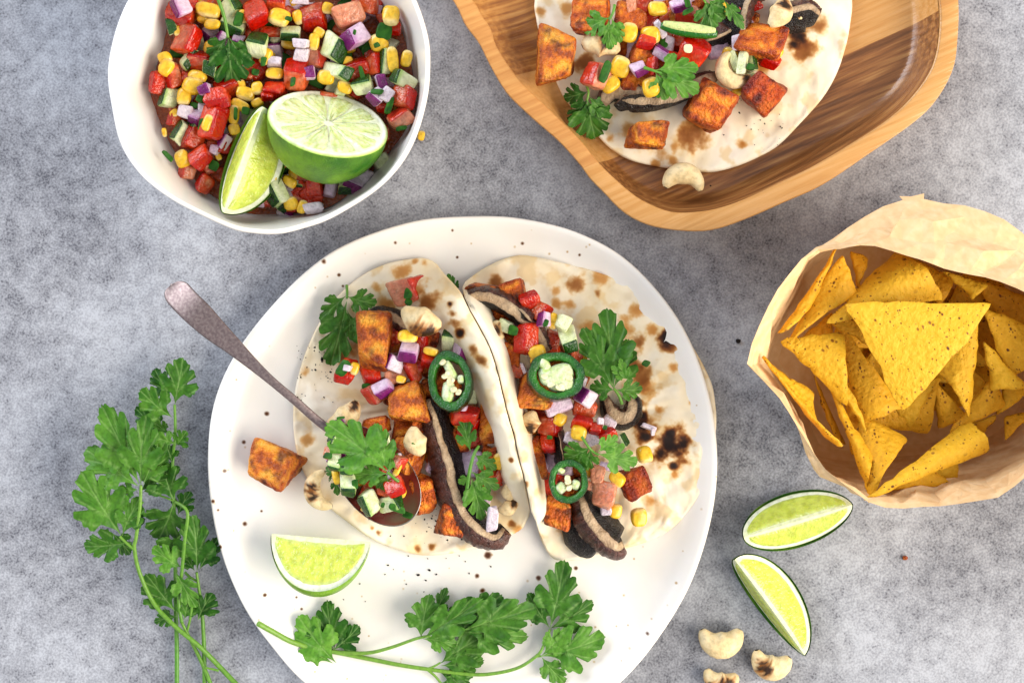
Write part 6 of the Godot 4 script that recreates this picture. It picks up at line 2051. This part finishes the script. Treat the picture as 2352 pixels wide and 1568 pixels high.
func build_small_things() -> void:
	set_zone(1568, 1097.6, 0.3, 0.0005, 0.001)
	cashews([
		"282 1225 385 0 128 0.40 0 -|unburnt pale cashew on the table, left of the charred one",
		"665 1390 350 12 132 0.42 0 0.25/0.4|charred cashew touching the lower lime wedge's tip",
		"280 1540 310 10 120 0.42 0 0.52/-0.3/0.75|cashew with dark spots cut off by the picture's bottom edge",
	], "cashews on the table")
	set_zone(0, 0, 1, 0.0125, 0.005)
	piece("pot", Vector2(630, 1063), Vector2(106, 100), 24, 0.55, "0", "sweet potato chunk alone on the plate's bare left side", "sweet potato chunks")
	zone.base = 0.003
	piece("corn", Vector2(967, 312), Vector2(15, 22), 12, 0, "", "tiny yellow seed on the table right of the salsa bowl", "crumbs")
	for c in [[1696, 783, 11, 9, "tiny black crumb on the table between the charred tortilla and the bag"], [2080, 1281, 12, 10, "tiny tan crumb on the table right of the lime wedges"], [1480, 833, 14, 9, "tiny green crumb beside the charred tortilla spot"]]:
		if c[0] == 1480: continue
		var k := block(Vector3(c[2] * UNIT, 0.002, c[3] * UNIT), 3.0, 0.3, 0.15, 4, func(_u, _p): return Color.WHITE)
		var m := obj("crumb", k.shape.mesh(), mats.pepper if c[0] == 1696 else mats.roast0)
		m.position = plan(c[0], c[1], 0.001)
		tag(m, c[4], "crumb", "crumbs on the table")
	# cracked pepper on tortillas and plate
	var s := Shape.new()
	var r := RandomNumberGenerator.new()
	r.seed = 77
	var spots := []
	set_zone(666.4, 580.2, 0.25)
	for w in "290,980,16 230,1075,9 150,1055,8 310,1330,8 225,870,8 280,835,7 370,1095,11 95,1145,8 280,1155,9 220,900,8 345,1150,7 380,1070,8 630,740,20".split(" "):
		var f := w.split_floats(",")
		spots.append([zp(f[0], f[1]), f[2] * 0.25, 1])
	for k in 46: spots.append([zp(r.randf_range(60, 420), r.randf_range(820, 1380)), r.randf_range(0.7, 1.5), 1])
	set_zone(666.4, 901.6, 0.25)
	for w in "1590,1332,22 1380,1362,8 1410,985,9 1305,1130,10 1235,1165,9 1300,1155,8 730,1158,10 920,1315,8 1045,1318,7 1255,1275,7 1360,1210,9 1365,1245,11 1445,1355,10 1340,1180,8".split(" "):
		var f := w.split_floats(",")
		spots.append([zp(f[0], f[1]), f[2] * 0.25, 1])
	for k in 40: spots.append([zp(r.randf_range(1150, 1480), r.randf_range(980, 1400)), r.randf_range(0.6, 1.3), 1])
	set_zone(548.8, 1254.4, 0.3667)
	for w in "1182,77,6 1192,150,11 1122,180,13 1236,175,8 1048,237,7 1170,213,7 932,118,8 967,145,5 1442,170,7 1578,128,7 1418,95,5 1380,60,5 1297,76,5 756,235,6 790,346,5 1060,60,6 1280,282,6 1158,284,5 655,333,5 914,176,5".split(" "):
		var f := w.split_floats(",")
		spots.append([zp(f[0], f[1]), f[2] * 0.3667 * 0.7, 0])
	set_zone(1019.2, 0, 0.35)
	for w in "1942,740,11 2110,718,11 2122,532,16 2080,788,9 2108,812,12 1990,825,8 2020,848,7 2222,840,10 1580,740,8 1840,885,8 1752,1218,12 2160,525,8 1975,640,7".split(" "):
		var f := w.split_floats(",")
		spots.append([zp(f[0], f[1]), f[2] * 0.35 * 0.5, 2])
	for k in 30: spots.append([zp(r.randf_range(1900, 2240), r.randf_range(640, 960)), r.randf_range(0.6, 1.3), 2])
	for sp in spots:
		var q: Vector2 = sp[0]
		var h: float = left_height(q) + 0.0022 if sp[2] == 1 else flat_height(q) + 0.0022 if sp[2] == 2 else 0.0079
		var at := plan(q.x, q.y, h)
		var rad: float = sp[1] * UNIT
		var first := s.v.size()
		var a0 := r.randf() * TAU
		var long := r.randf_range(1.0, 1.8)
		for k in 6:
			var a := TAU * k / 6
			var d := Vector2(cos(a) * long, sin(a)).rotated(a0) * rad * r.randf_range(0.7, 1.15)
			s.p(at + Vector3(d.x, 0, d.y))
		var top := s.p(at + Vector3(0, rad * 0.7, 0))
		for k in 6: s.tri(top, first + k, first + (k + 1) % 6)
	var pp := obj("cracked_pepper", s.mesh(), mats.pepper)
	tag(pp, "cracked black pepper flecks scattered over the tortillas and the plate", "", "", "stuff")
